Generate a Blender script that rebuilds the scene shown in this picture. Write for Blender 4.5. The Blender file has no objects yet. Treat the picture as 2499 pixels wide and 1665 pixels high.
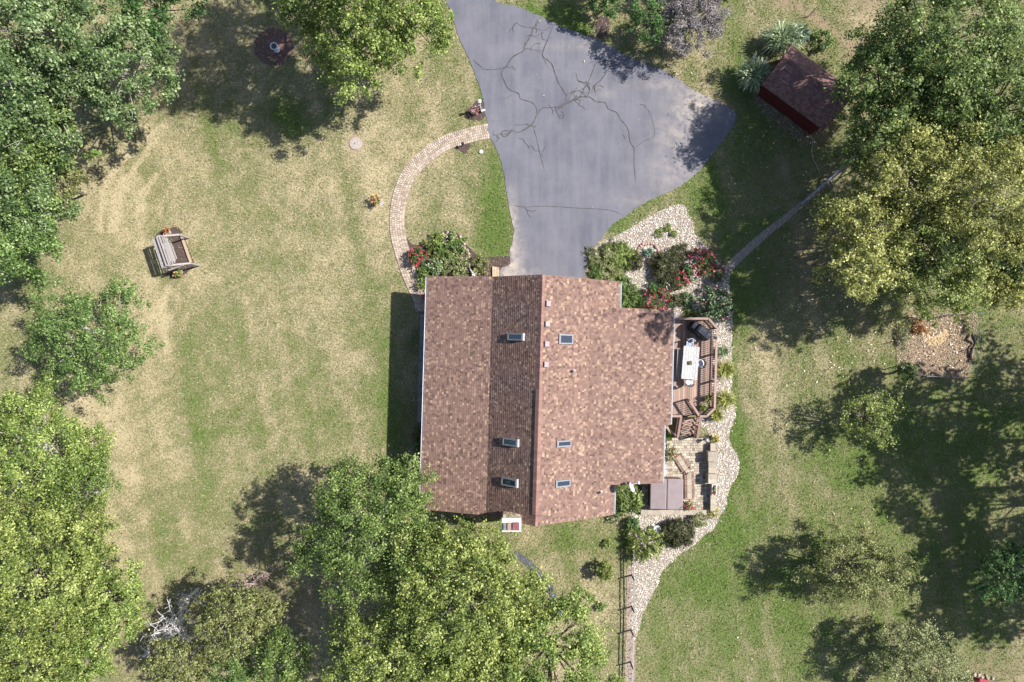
import bpy, bmesh, math, random
import numpy as np
from mathutils import Vector, Matrix

random.seed(7); RNG = np.random.default_rng(7)
S = bpy.context.scene; C = S.collection
R = math.radians
F = 1666.0; H = 44.0; CX, CY = 1249.5, 832.5

# ------------------------------------------------------------ camera, sky, sun, exposure
cam = bpy.data.cameras.new('camera'); cam_o = bpy.data.objects.new('camera', cam); C.objects.link(cam_o)
cam.sensor_width = 36; cam.lens = 24.0; cam.clip_start = .5; cam.clip_end = 3000
cam_o.location = (0, 0, H); cam_o.rotation_euler = (0, 0, 0); S.camera = cam_o
SUNV = Vector((.907, .262, 1.0)).normalized()
w = bpy.data.worlds.new('World'); S.world = w; w.use_nodes = True
wn = w.node_tree.nodes; bg = wn['Background']
sk = wn.new('ShaderNodeTexSky'); sk.sky_type = 'NISHITA'; sk.sun_disc = False
sk.sun_elevation = math.asin(SUNV.z); sk.sun_rotation = math.atan2(SUNV.x, SUNV.y)
w.node_tree.links.new(sk.outputs[0], bg.inputs[0]); bg.inputs[1].default_value = .09
sun = bpy.data.lights.new('sun', 'SUN'); sun.energy = 5.0; sun.angle = R(.55); sun.color = (1, .955, .89)
sun_o = bpy.data.objects.new('sun', sun); C.objects.link(sun_o)
sun_o.rotation_euler = (-SUNV).to_track_quat('-Z', 'Y').to_euler(); sun_o.location = (40, 12, 50)
S.view_settings.view_transform = 'Standard'; S.view_settings.look = 'None'
S.view_settings.exposure = 1.0; S.view_settings.gamma = 1; S.view_settings.use_curve_mapping = False
S.cycles.max_bounces = 6; S.cycles.diffuse_bounces = 3; S.cycles.transmission_bounces = 4
S.cycles.transparent_max_bounces = 4

# ------------------------------------------------------------ helpers
def P(px, py, z=0.0):
    D = H - z
    return Vector(((px - CX) * D / F, -(py - CY) * D / F, z))
def Z(ox, oy, s, pts): return [(ox + a / s, oy + b / s) for a, b in pts]
def wloc(o):
    v = Vector((0, 0, 0))
    while o is not None:
        v += o.location; o = o.parent
    return v
def tag(o, label=None, cat=None, group=None, kind=None):
    if label: o['label'] = label
    if cat: o['category'] = cat
    if group: o['group'] = group
    if kind: o['kind'] = kind
    return o
def thing(name, label, cat, loc, group=None):
    o = bpy.data.objects.new(name, None); C.objects.link(o); o.location = loc
    o.empty_display_size = .3
    return tag(o, label, cat, group)
def inst(name, me, parent, loc, rot=(0, 0, 0), sc=(1, 1, 1)):
    o = bpy.data.objects.new(name, me); C.objects.link(o)
    o.parent = parent; o.location = Vector(loc) - (wloc(parent) if parent else Vector())
    o.rotation_euler = rot; o.scale = sc
    return o

class MB:
    def __init__(s, M=None): s.v = []; s.f = []; s.t = []; s.M = M or Matrix()
    def add(s, vs, fs, tint=.5):
        n = len(s.v); s.v += [s.M @ Vector(p) for p in vs]
        s.f += [tuple(i + n for i in f) for f in fs]; s.t += [tint] * len(fs); return s
    def box(s, c, sz, rz=0, Rm=None, tint=.5, taper=1.0):
        q = Rm or Matrix.Rotation(rz, 3, 'Z'); c = Vector(c); a, b, h = [k / 2 for k in sz]; t = taper
        vs = [c + q @ Vector(p) for p in ((-a, -b, -h), (a, -b, -h), (a, b, -h), (-a, b, -h), (-a * t, -b * t, h), (a * t, -b * t, h), (a * t, b * t, h), (-a * t, b * t, h))]
        return s.add(vs, [(3, 2, 1, 0), (4, 5, 6, 7), (0, 1, 5, 4), (1, 2, 6, 5), (2, 3, 7, 6), (3, 0, 4, 7)], tint)
    def bar(s, a, b, wd, hh, tint=.5):
        a = Vector(a); b = Vector(b); d = b - a; L = d.length
        q = d.to_track_quat('X', 'Z').to_matrix()
        return s.box((a + b) / 2, (L, wd, hh), Rm=q, tint=tint)
    def prism(s, poly, z0, z1, tint=.5, bottom=False):
        n = len(poly)
        A = sum(poly[i][0] * poly[(i + 1) % n][1] - poly[(i + 1) % n][0] * poly[i][1] for i in range(n))
        if A < 0: poly = poly[::-1]
        vs = [(p[0], p[1], z0) for p in poly] + [(p[0], p[1], z1) for p in poly]
        fs = [tuple(range(n, 2 * n))] + [(i, (i + 1) % n, (i + 1) % n + n, i + n) for i in range(n)]
        if bottom: fs.append(tuple(range(n - 1, -1, -1)))
        return s.add(vs, fs, tint)
    def tube(s, pts, rads, n=6, tint=.5):
        pts = [Vector(p) for p in pts]
        if not hasattr(rads, '__len__'): rads = [rads] * len(pts)
        vs = []; fs = []
        for i, p in enumerate(pts):
            d = (pts[min(i + 1, len(pts) - 1)] - pts[max(i - 1, 0)])
            if d.length < 1e-6: d = Vector((0, 0, 1))
            q = d.to_track_quat('Z', 'X').to_matrix()
            for k in range(n):
                a = 2 * math.pi * k / n; vs.append(p + q @ Vector((math.cos(a) * rads[i], math.sin(a) * rads[i], 0)))
        for i in range(len(pts) - 1):
            for k in range(n):
                fs.append((i * n + k, i * n + (k + 1) % n, (i + 1) * n + (k + 1) % n, (i + 1) * n + k))
        fs.append(tuple(range(n - 1, -1, -1))); fs.append(tuple((len(pts) - 1) * n + k for k in range(n)))
        return s.add(vs, fs, tint)
    def lathe(s, c, prof, n=16, tint=.5):
        c = Vector(c); vs = []; fs = []
        for r, z in prof:
            for k in range(n):
                a = 2 * math.pi * k / n; vs.append(c + Vector((math.cos(a) * r, math.sin(a) * r, z)))
        for i in range(len(prof) - 1):
            for k in range(n): fs.append((i * n + k, i * n + (k + 1) % n, (i + 1) * n + (k + 1) % n, (i + 1) * n + k))
        fs.append(tuple((len(prof) - 1) * n + k for k in range(n)))
        return s.add(vs, fs, tint)
    def build(s, name, m, parent=None, smooth=False):
        off = wloc(parent) if parent else Vector()
        me = bpy.data.meshes.new(name); me.from_pydata([tuple(p - off) for p in s.v], [], s.f)
        at = me.attributes.new('tint', 'FLOAT', 'FACE'); at.data.foreach_set('value', s.t)
        if m: me.materials.append(m)
        if smooth: me.polygons.foreach_set('use_smooth', [True] * len(s.f))
        me.update()
        o = bpy.data.objects.new(name, me); C.objects.link(o); o.parent = parent
        return o

def np_mesh(name, V, nper, tint, m):
    """V: (n*nper,3) array; every nper verts form one face"""
    n = len(V) // nper
    me = bpy.data.meshes.new(name); me.vertices.add(n * nper); me.vertices.foreach_set('co', V.astype(np.float32).ravel())
    me.loops.add(n * nper); me.loops.foreach_set('vertex_index', np.arange(n * nper, dtype=np.int32))
    me.polygons.add(n); me.polygons.foreach_set('loop_start', np.arange(0, n * nper, nper, dtype=np.int32))
    me.update(calc_edges=True)
    at = me.attributes.new('tint', 'FLOAT', 'FACE'); at.data.foreach_set('value', tint.astype(np.float32))
    me.materials.append(m)
    return me
def norm(a): return a / (np.linalg.norm(a, axis=1, keepdims=True) + 1e-9)
def leaf_verts(Cn, N, L, W, fold=.18):
    n = len(Cn); r = RNG.normal(size=(n, 3)); t = norm(np.cross(N, r)); b = np.cross(N, t)
    L = L[:, None]; W = W[:, None]
    V = np.empty((n, 4, 3)); V[:, 0] = Cn - t * L / 2; V[:, 1] = Cn + b * W / 2 + N * W * fold
    V[:, 2] = Cn + t * L / 2; V[:, 3] = Cn - b * W / 2 + N * W * fold
    return V.reshape(-1, 3)

def lin(c): return tuple(c) + (1,)
def nt_new(name):
    m = bpy.data.materials.new(name); m.use_nodes = True
    n = m.node_tree.nodes; return m, n, m.node_tree.links, n['Principled BSDF']
def mixn(n, l, fac, a, b, mode='MIX'):
    x = n.new('ShaderNodeMix'); x.data_type = 'RGBA'; x.blend_type = mode
    for sck, v in ((x.inputs[0], fac), (x.inputs[6], a), (x.inputs[7], b)):
        if hasattr(v, 'links') or hasattr(v, 'is_linked'): l.new(v, sck)
        else: sck.default_value = v if not isinstance(v, tuple) else (v if len(v) == 4 else lin(v))
    return x.outputs[2]
def ramp(n, l, fac, stops, interp='LINEAR'):
    r = n.new('ShaderNodeValToRGB'); e = r.color_ramp; e.interpolation = interp
    while len(e.elements) < len(stops): e.elements.new(.5)
    for el, (p, c) in zip(e.elements, stops): el.position = p; el.color = lin(c)
    l.new(fac, r.inputs[0]); return r.outputs[0]
def noise(n, l, scale, detail=4, vec=None, rough=.55):
    x = n.new('ShaderNodeTexNoise'); x.inputs['Scale'].default_value = scale; x.inputs['Detail'].default_value = detail
    x.inputs['Roughness'].default_value = rough
    if vec is None:
        g = n.new('ShaderNodeNewGeometry'); vec = g.outputs['Position']
    l.new(vec, x.inputs['Vector']); return x.outputs['Fac']
def stretch(n, l, sc, rz=0, use='Object'):
    t = n.new('ShaderNodeTexCoord'); mp = n.new('ShaderNodeMapping'); mp.inputs['Scale'].default_value = sc
    mp.inputs['Rotation'].default_value = (0, 0, rz); l.new(t.outputs[use], mp.inputs[0]); return mp.outputs[0]
def bumpn(n, l, b, h, st, dist=.02):
    x = n.new('ShaderNodeBump'); x.inputs['Strength'].default_value = st; x.inputs['Distance'].default_value = dist
    l.new(h, x.inputs['Height']); l.new(x.outputs[0], b.inputs['Normal'])
MATS = {}
def pmat(name, c1, c2=None, scale=8, rough=.8, bump=.2, bscale=40, objvar=0, st=None, metal=0, spec=.3, lo=.35, hi=.65):
    if name in MATS: return MATS[name]
    m, n, l, b = nt_new(name); MATS[name] = m
    vec = stretch(n, l, st) if st else None
    c2 = c2 or tuple(k * .75 for k in c1)
    f = noise(n, l, scale, 6, vec)
    mr = n.new('ShaderNodeMapRange'); mr.inputs[1].default_value = lo; mr.inputs[2].default_value = hi; l.new(f, mr.inputs[0])
    col = mixn(n, l, mr.outputs[0], c1, c2)
    if objvar:
        oi = n.new('ShaderNodeObjectInfo'); hs = n.new('ShaderNodeHueSaturation')
        r2 = n.new('ShaderNodeMapRange'); r2.inputs[3].default_value = 1 - objvar; r2.inputs[4].default_value = 1 + objvar
        l.new(oi.outputs['Random'], r2.inputs[0]); l.new(r2.outputs[0], hs.inputs['Value']); l.new(col, hs.inputs['Color']); col = hs.outputs[0]
    l.new(col, b.inputs['Base Color']); b.inputs['Roughness'].default_value = rough; b.inputs['Metallic'].default_value = metal
    b.inputs['Specular IOR Level'].default_value = spec
    if bump: bumpn(n, l, b, noise(n, l, bscale, 4, vec), bump)
    return m
def tmat(name, stops, rough=.85, nscale=30, namt=.3, bump=.25, spec=.25, bscale=60):
    if name in MATS: return MATS[name]
    m, n, l, b = nt_new(name); MATS[name] = m
    a = n.new('ShaderNodeAttribute'); a.attribute_name = 'tint'
    col = ramp(n, l, a.outputs['Fac'], stops)
    mr = n.new('ShaderNodeMapRange'); mr.inputs[1].default_value = .3; mr.inputs[2].default_value = .7; mr.inputs[3].default_value = 1 - namt; mr.inputs[4].default_value = 1 + namt * .6
    l.new(noise(n, l, nscale, 5), mr.inputs[0])
    hs = n.new('ShaderNodeHueSaturation'); l.new(mr.outputs[0], hs.inputs['Value']); l.new(col, hs.inputs['Color'])
    l.new(hs.outputs[0], b.inputs['Base Color']); b.inputs['Roughness'].default_value = rough; b.inputs['Specular IOR Level'].default_value = spec
    if bump: bumpn(n, l, b, noise(n, l, bscale, 4), bump)
    return m
def leafmat(name, dark, mid, light, tr=.22, rough=.55, spec=.35):
    if name in MATS: return MATS[name]
    m, n, l, b = nt_new(name); MATS[name] = m
    a = n.new('ShaderNodeAttribute'); a.attribute_name = 'tint'
    col = ramp(n, l, a.outputs['Fac'], [(0, dark), (.5, mid), (1, light)])
    l.new(col, b.inputs['Base Color']); b.inputs['Roughness'].default_value = rough; b.inputs['Specular IOR Level'].default_value = spec
    t = n.new('ShaderNodeBsdfTranslucent'); l.new(mixn(n, l, .5, col, tuple(min(1, k * 1.6) for k in light), 'MIX'), t.inputs[0])
    x = n.new('ShaderNodeMixShader'); x.inputs[0].default_value = tr
    l.new(b.outputs[0], x.inputs[1]); l.new(t.outputs[0], x.inputs[2]); l.new(x.outputs[0], n['Material Output'].inputs[0])
    return m

def vnoise(x, y, seed=0):
    xi = np.floor(x).astype(np.int64); yi = np.floor(y).astype(np.int64); fx = x - xi; fy = y - yi
    def h(a, b):
        k = (a * 374761393 + b * 668265263 + seed * 974711) & 0x7fffffff
        k = ((k ^ (k >> 13)) * 1274126177) & 0x7fffffff
        return ((k ^ (k >> 16)) & 0xffff) / 65535.0
    fx = fx * fx * (3 - 2 * fx); fy = fy * fy * (3 - 2 * fy)
    return (h(xi, yi) * (1 - fx) + h(xi + 1, yi) * fx) * (1 - fy) + (h(xi, yi + 1) * (1 - fx) + h(xi + 1, yi + 1) * fx) * fy
def fbm(x, y, seed, oct=4):
    s = 0; a = .5; t = 0
    for i in range(oct): s = s + a * vnoise(x, y, seed + i * 17); t += a; a *= .55; x = x * 2.03 + 5.1; y = y * 2.03 - 3.7
    return s / t
def inpoly(x, y, poly):
    r = np.zeros(x.shape, bool); n = len(poly)
    px = np.array([p[0] for p in poly]); py = np.array([p[1] for p in poly])
    idx = np.nonzero((x > px.min()) & (x < px.max()) & (y > py.min()) & (y < py.max()))[0]
    if len(idx) == 0: return r
    X = x[idx]; Y = y[idx]; q = np.zeros(len(idx), bool)
    for i in range(n):
        x1, y1, x2, y2 = px[i], py[i], px[i - 1], py[i - 1]
        if y1 == y2: continue
        q ^= ((y1 > Y) != (y2 > Y)) & (X < (x2 - x1) * (Y - y1) / (y2 - y1) + x1)
    r[idx] = q; return r
def segdist(x, y, pts):
    d = np.full(x.shape, 1e9)
    for (ax, ay), (bx, by) in zip(pts[:-1], pts[1:]):
        vx, vy = bx - ax, by - ay; L = vx * vx + vy * vy + 1e-9
        t = np.clip(((x - ax) * vx + (y - ay) * vy) / L, 0, 1)
        d = np.minimum(d, np.hypot(x - ax - t * vx, y - ay - t * vy))
    return d
def smooth(pts, n=5, closed=True, jit=0):
    out = []; k = len(pts)
    for i in range(k if closed else k - 1):
        g = (lambda j: Vector(pts[j % k][:2])) if closed else (lambda j: Vector(pts[max(0, min(k - 1, j))][:2]))
        p0, p1, p2, p3 = g(i - 1), g(i), g(i + 1), g(i + 2)
        for j in range(n):
            t = j / n
            v = .5 * ((2 * p1) + (p2 - p0) * t + (2 * p0 - 5 * p1 + 4 * p2 - p3) * t * t + (3 * p1 - p0 - 3 * p2 + p3) * t ** 3)
            out.append((v.x + random.uniform(-jit, jit), v.y + random.uniform(-jit, jit)))
    if not closed: out.append(tuple(pts[-1][:2]))
    return out
def world(pts, z=0): return [tuple(P(a, b, z)[:2]) for a, b in pts]
def resample(pts, step):
    out = [Vector(pts[0])]; acc = 0
    for a, b in zip(pts[:-1], pts[1:]):
        a = Vector(a); b = Vector(b); L = (b - a).length
        t = step - acc
        while t <= L: out.append(a + (b - a) * (t / L)); t += step
        acc = (acc + L) % step
    return out
def ribbon_poly(pts, wd):
    L = []; Rr = []
    for i, p in enumerate(pts):
        a = Vector(pts[max(i - 1, 0)]); b = Vector(pts[min(i + 1, len(pts) - 1)]); d = (b - a).normalized(); nn = Vector((-d.y, d.x))
        ww = wd[i] if hasattr(wd, '__len__') else wd
        L.append(tuple(Vector(p) + nn * ww / 2)); Rr.append(tuple(Vector(p) - nn * ww / 2))
    return L, Rr
def sheet(name, poly, z, m, z0=-.06, kind='structure'):
    o = MB().prism(poly, z0, z).build(name, m); o['kind'] = kind; return o

# ------------------------------------------------------------ outlines on the ground (world metres)
DRIVE = smooth(world([(1050, -90), (1087, 0), (1102, 33), (1120, 91), (1149, 156), (1171, 215), (1187, 291), (1194, 329), (1211, 364), (1222, 393), (1233, 447), (1245, 516), (1254, 570),
    (1243, 620), (1245, 645), (1218, 660), (1216, 705), (1430, 705), (1427, 677), (1436, 637), (1444, 608), (1469, 583), (1494, 550), (1527, 527), (1582, 491), (1650, 460), (1685, 436), (1722, 400),
    (1743, 371), (1769, 338), (1793, 302), (1795, 274), (1758, 251), (1696, 222), (1649, 189), (1600, 164), (1527, 134), (1469, 102), (1418, 84), (1353, 58), (1320, 40), (1254, 14), (1207, 0), (1120, -90)]), 6, jit=.035)
WALKC = smooth(world([(1196, 320), (1160, 327), (1110, 341), (1075, 356), (1040, 382), (1012, 408), (992, 437), (979, 472), (971, 510), (969, 550), (974, 585), (984, 622), (997, 662), (1012, 698), (1026, 728), (1033, 762)]), 6, closed=False)
WALKW = .98
_l, _r = ribbon_poly(WALKC, WALKW + .1); WALK = _l + _r[::-1]
NEBED = smooth(world([(1452, 610), (1467, 593), (1521, 567), (1580, 532), (1634, 504), (1668, 500), (1678, 521), (1690, 543), (1693, 567), (1717, 593), (1747, 632), (1766, 648), (1781, 660), (1779, 688), (1782, 729), (1786, 762), (1783, 805),
    (1740, 800), (1640, 778), (1640, 760), (1580, 742), (1562, 727), (1530, 697), (1523, 675), (1532, 649), (1540, 610), (1500, 592)]), 4, jit=.03)
EBED = smooth(world([(1738, 790), (1783, 800), (1784, 855), (1787, 928), (1784, 960), (1796, 1011), (1782, 1053), (1782, 1082), (1802, 1115), (1803, 1145), (1793, 1172), (1775, 1207), (1773, 1234), (1757, 1259), (1745, 1288),
    (1720, 1306), (1697, 1327), (1664, 1349), (1639, 1372), (1616, 1395), (1603, 1431), (1580, 1474), (1567, 1502), (1562, 1530), (1552, 1553), (1544, 1553), (1541, 1482), (1542, 1403), (1540, 1340), (1532, 1262), (1560, 1240), (1700, 1240), (1728, 1230), (1728, 1060), (1705, 1020)]), 4, jit=.03)
NWBED = smooth(world(Z(940, 540, 6.924, [(350, 250), (430, 370), (560, 400), (700, 345), (850, 240), (1000, 165), (1120, 165), (1260, 230), (1320, 330), (1450, 470), (1560, 575), (1700, 605), (2060, 590), (2110, 650), (2090, 740), (1930, 815), (1925, 980), (690, 1250), (560, 1000), (440, 700), (400, 450)])), 3, jit=.02)
SWINGBED = smooth(world(Z(330, 540, 10.456, [(560, 330), (690, 230), (900, 180), (1080, 150), (1190, 280), (1510, 1080), (1400, 1250), (1150, 1420), (950, 1470), (800, 1350), (690, 1200), (480, 560)])), 3, jit=.02)
POSTBED = smooth(world(Z(1120, 230, 9.22, [(135, 395), (300, 270), (380, 170), (460, 170), (520, 125), (560, 260), (610, 460), (590, 500), (490, 600), (380, 580), (240, 575)])), 3, jit=.015)
LIGHTBED = smooth(world(Z(1120, 230, 9.22, [(-10, 1170), (120, 1130), (250, 1100), (240, 1200), (190, 1300), (120, 1345), (60, 1290), (-40, 1240)])), 3, jit=.01)
RINGBED = smooth([tuple((P(668, 115) + Vector((math.cos(a) * 1.28, math.sin(a) * 1.2, 0)))[:2]) for a in np.linspace(0, 2 * math.pi, 18)[:-1]], 3, jit=.04)
TOPBED = smooth(world([(1458, 45), (1484, 42), (1487, 70), (1480, 95), (1455, 88)]), 3, jit=.02)
FENCEBED = smooth(world([(1530, 1395), (1543, 1395), (1542, 1550), (1552, 1552), (1550, 1610), (1548, 1668), (1525, 1668), (1528, 1540)]), 3, jit=.03)
GARDEN = smooth(world([(2206, 772), (2290, 764), (2376, 762), (2378, 838), (2364, 920), (2300, 918), (2238, 916), (2190, 892), (2192, 830)]), 3, jit=.05)
GPATH = smooth(world([(1772, 662), (1800, 632), (1867, 572), (1903, 543), (1958, 497), (2041, 424), (2090, 378)]), 5, closed=False)
_l, _r = ribbon_poly(GPATH, [.58 - .3 * i / len(GPATH) + random.uniform(-.05, .05) for i in range(len(GPATH))]); GPATHP = _l + _r[::-1]
SHEDBED = smooth(world([(1834, 226), (1846, 214), (2000, 322), (2012, 332), (2000, 350), (1960, 352), (1900, 300), (1850, 262)]), 3, jit=.04)
ca, sa = math.cos(R(1.65)), math.sin(R(1.65))
def U(u, v, z=0): return Vector((u * ca + v * sa, -u * sa + v * ca, z))
HMAT = Matrix(((ca, sa, 0, 0), (-sa, ca, 0, 0), (0, 0, 1, 0), (0, 0, 0, 1)))
HOUSEF = [tuple(U(u, v)[:2]) for u, v in ((-5.9, 1.6), (-5.9, -5.4), (-3.3, -5.4), (-3.3, -9.9), (6, -9.9), (6, -7.9), (9.2, -7.9), (12.2, -7.9), (12.2, 2.0), (6, 2), (6, 3.4), (-3.3, 3.4), (-3.3, 1.6))]
PATIO = world([(1560, 1256), (1560, 1150), (1616, 1078), (1650, 1064), (1735, 1064), (1738, 1250), (1726, 1256)], 0)
EXCL = [DRIVE, WALK, NEBED, EBED, NWBED, SWINGBED, POSTBED, LIGHTBED, RINGBED, TOPBED, FENCEBED, GPATHP, HOUSEF, PATIO]

# ------------------------------------------------------------ ground
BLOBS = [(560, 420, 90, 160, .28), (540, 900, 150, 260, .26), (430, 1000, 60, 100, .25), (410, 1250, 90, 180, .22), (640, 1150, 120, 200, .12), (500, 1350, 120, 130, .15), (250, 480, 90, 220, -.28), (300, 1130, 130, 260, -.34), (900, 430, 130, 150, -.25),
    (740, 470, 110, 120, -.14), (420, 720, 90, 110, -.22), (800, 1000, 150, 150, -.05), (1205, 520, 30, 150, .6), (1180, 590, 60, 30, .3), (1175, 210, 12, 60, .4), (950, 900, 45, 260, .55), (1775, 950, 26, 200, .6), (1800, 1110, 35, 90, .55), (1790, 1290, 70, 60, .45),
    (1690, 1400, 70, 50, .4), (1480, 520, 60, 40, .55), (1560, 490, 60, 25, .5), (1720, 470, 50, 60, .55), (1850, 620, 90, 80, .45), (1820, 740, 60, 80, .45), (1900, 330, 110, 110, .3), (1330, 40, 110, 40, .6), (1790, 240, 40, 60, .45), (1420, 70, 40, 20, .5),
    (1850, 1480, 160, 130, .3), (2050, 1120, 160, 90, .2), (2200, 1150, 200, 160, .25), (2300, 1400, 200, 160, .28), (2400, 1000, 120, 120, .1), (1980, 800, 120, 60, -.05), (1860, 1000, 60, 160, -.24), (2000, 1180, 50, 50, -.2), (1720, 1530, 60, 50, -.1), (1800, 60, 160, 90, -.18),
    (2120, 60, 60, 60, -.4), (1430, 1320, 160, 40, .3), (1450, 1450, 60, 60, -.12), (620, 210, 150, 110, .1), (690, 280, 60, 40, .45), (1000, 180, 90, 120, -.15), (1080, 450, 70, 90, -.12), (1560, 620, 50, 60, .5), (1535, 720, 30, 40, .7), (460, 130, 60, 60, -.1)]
SOILB = [(1960, 640, 130, 130, .55), (1920, 420, 120, 90, .45), (2000, 560, 120, 80, .5), (1770, 262, 40, 40, .8), (2110, 120, 60, 60, .6), (620, 130, 160, 90, .25), (750, 1500, 160, 90, .4), (360, 1560, 120, 90, .5), (1990, 300, 60, 60, .6), (2130, 20, 60, 50, .5), (560, 1420, 120, 30, .25), (2440, 1640, 90, 40, .5), (2300, 1240, 90, 100, .3)]
TRACKS = [world(t) for t in ([(245, 560), (250, 500), (262, 450), (290, 400), (340, 350), (400, 305)], [(285, 560), (292, 490), (315, 430), (350, 385), (375, 340)], [(338, 520), (350, 470), (380, 430)], [(270, 560), (278, 490), (300, 430)], [(410, 860), (395, 760), (410, 700)])]
TRAIL = world([(1880, -20), (1903, 0), (1951, 22), (1994, 51), (2042, 84), (2090, 125)])
def fields(x, y):
    px = x * F / H + CX; py = CY - y * F / H
    g = .42 + .12 * np.clip((px - 1500) / 300, 0, 1)
    g = g + (fbm(x * .2, y * .2, 3, 4) - .5) * .4 + (fbm(x * .8, y * .8, 9, 3) - .5) * .42 + (fbm(x * 2.6, y * 2.6, 19, 3) - .5) * .5
    g = g + (vnoise((x * .97 + y * .2) * 1.3, (y - .2 * x) * .045, 21) - .5) * .34
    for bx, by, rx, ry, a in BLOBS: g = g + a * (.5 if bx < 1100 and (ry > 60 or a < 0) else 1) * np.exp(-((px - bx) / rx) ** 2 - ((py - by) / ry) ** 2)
    for t in TRACKS: g = g - .6 * np.exp(-(segdist(x, y, t) / .17) ** 2)
    s = np.zeros_like(x)
    for bx, by, rx, ry, a in SOILB: s = np.maximum(s, a * np.exp(-((px - bx) / rx) ** 2 - ((py - by) / ry) ** 2))
    d = segdist(x, y, TRAIL) + (fbm(x * 1.3, y * 1.3, 5, 3) - .5) * .5
    s = np.maximum(s, .8 * np.exp(-(d / .45) ** 2))
    dl = np.hypot(px - 868, py - 351); s = np.maximum(s, .55 * np.exp(-((dl - 17) / 8) ** 2)); g = g - .25 * np.exp(-(dl / 32) ** 2)
    s = np.maximum(s, 1.0 * inpoly(x, y, GARDEN)); s = np.maximum(s, .7 * inpoly(x, y, SHEDBED))
    s = s * (.55 + .9 * fbm(x * 1.6, y * 1.6, 31, 3))
    return np.clip(g, 0, 1), np.clip(s, 0, 1)

def ground_material():
    m, n, l, b = nt_new('lawn soil and thatch')
    ag = n.new('ShaderNodeAttribute'); ag.attribute_name = 'green'; as_ = n.new('ShaderNodeAttribute'); as_.attribute_name = 'soil'
    f1 = noise(n, l, 7, 5, None, .75); f2 = noise(n, l, 17, 3, None, .8)
    ad = n.new('ShaderNodeMath'); ad.operation = 'ADD'; l.new(f1, ad.inputs[0]); l.new(f2, ad.inputs[1])
    mu = n.new('ShaderNodeMath'); mu.operation = 'MULTIPLY_ADD'; l.new(ad.outputs[0], mu.inputs[0]); mu.inputs[1].default_value = 1.9; mu.inputs[2].default_value = -1.9
    a2 = n.new('ShaderNodeMath'); a2.operation = 'ADD'; l.new(ag.outputs['Fac'], a2.inputs[0]); l.new(mu.outputs[0], a2.inputs[1])
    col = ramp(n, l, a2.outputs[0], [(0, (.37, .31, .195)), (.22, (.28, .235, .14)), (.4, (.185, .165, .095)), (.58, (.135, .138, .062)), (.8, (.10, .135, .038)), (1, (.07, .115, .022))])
    soil = ramp(n, l, f1, [(.3, (.13, .085, .06)), (.55, (.25, .18, .13)), (.75, (.36, .27, .2))])
    col = mixn(n, l, as_.outputs['Fac'], col, soil)
    l.new(col, b.inputs['Base Color']); b.inputs['Roughness'].default_value = .95; b.inputs['Specular IOR Level'].default_value = .1
    bumpn(n, l, b, f2, .6, .04)
    return m
def build_ground():
    xs = np.concatenate([[-900, -400, -160, -90, -60], np.arange(-34, 34.01, .26), [60, 90, 160, 400, 900]])
    ys = np.concatenate([[-900, -400, -160, -90, -50], np.arange(-22, 22.01, .26), [50, 90, 160, 400, 900]])
    nx, ny = len(xs), len(ys); X, Y = np.meshgrid(xs, ys); x = X.ravel(); y = Y.ravel()
    g, s = fields(x, y)
    zz = np.zeros_like(x)
    i = np.arange(nx * ny).reshape(ny, nx)
    q = np.stack([i[:-1, :-1], i[:-1, 1:], i[1:, 1:], i[1:, :-1]], -1).reshape(-1, 4)
    me = bpy.data.meshes.new('lawn'); me.vertices.add(len(x)); me.vertices.foreach_set('co', np.stack([x, y, zz], 1).astype(np.float32).ravel())
    me.loops.add(q.size); me.loops.foreach_set('vertex_index', q.astype(np.int32).ravel()); me.polygons.add(len(q)); me.polygons.foreach_set('loop_start', np.arange(0, q.size, 4, dtype=np.int32))
    me.update(calc_edges=True)
    for nm, arr in (('green', g), ('soil', s)):
        a = me.attributes.new(nm, 'FLOAT', 'POINT'); a.data.foreach_set('value', arr.astype(np.float32))
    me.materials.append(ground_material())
    o = bpy.data.objects.new('lawn', me); C.objects.link(o); o['kind'] = 'structure'
build_ground()

def build_grass():
    n = 470000
    x = RNG.uniform(-33.5, 33.5, n); y = RNG.uniform(-22.5, 22.5, n)
    g, s = fields(x, y); keep = RNG.random(n) > s * .75
    for p in EXCL: keep &= ~inpoly(x, y, p)
    x, y, g, s = x[keep], y[keep], g[keep], s[keep]; n = len(x)
    L = RNG.uniform(.08, .19, n) * (.8 + .4 * g); a = RNG.uniform(0, 2 * np.pi, n); el = RNG.uniform(.15, 1.0, n)
    d = np.stack([np.cos(a) * np.cos(el), np.sin(a) * np.cos(el), np.sin(el)], 1); wv = np.stack([-np.sin(a), np.cos(a), np.zeros(n)], 1) * RNG.uniform(.014, .036, n)[:, None]
    b = np.stack([x, y, np.full(n, -.004)], 1)
    V = np.empty((n, 3, 3)); V[:, 0] = b - wv; V[:, 1] = b + wv; V[:, 2] = b + d * L[:, None]
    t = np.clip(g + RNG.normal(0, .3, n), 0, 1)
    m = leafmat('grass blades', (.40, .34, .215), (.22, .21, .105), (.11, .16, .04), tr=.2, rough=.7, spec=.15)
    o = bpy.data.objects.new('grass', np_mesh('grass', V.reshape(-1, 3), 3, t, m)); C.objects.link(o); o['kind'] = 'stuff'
build_grass()

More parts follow.
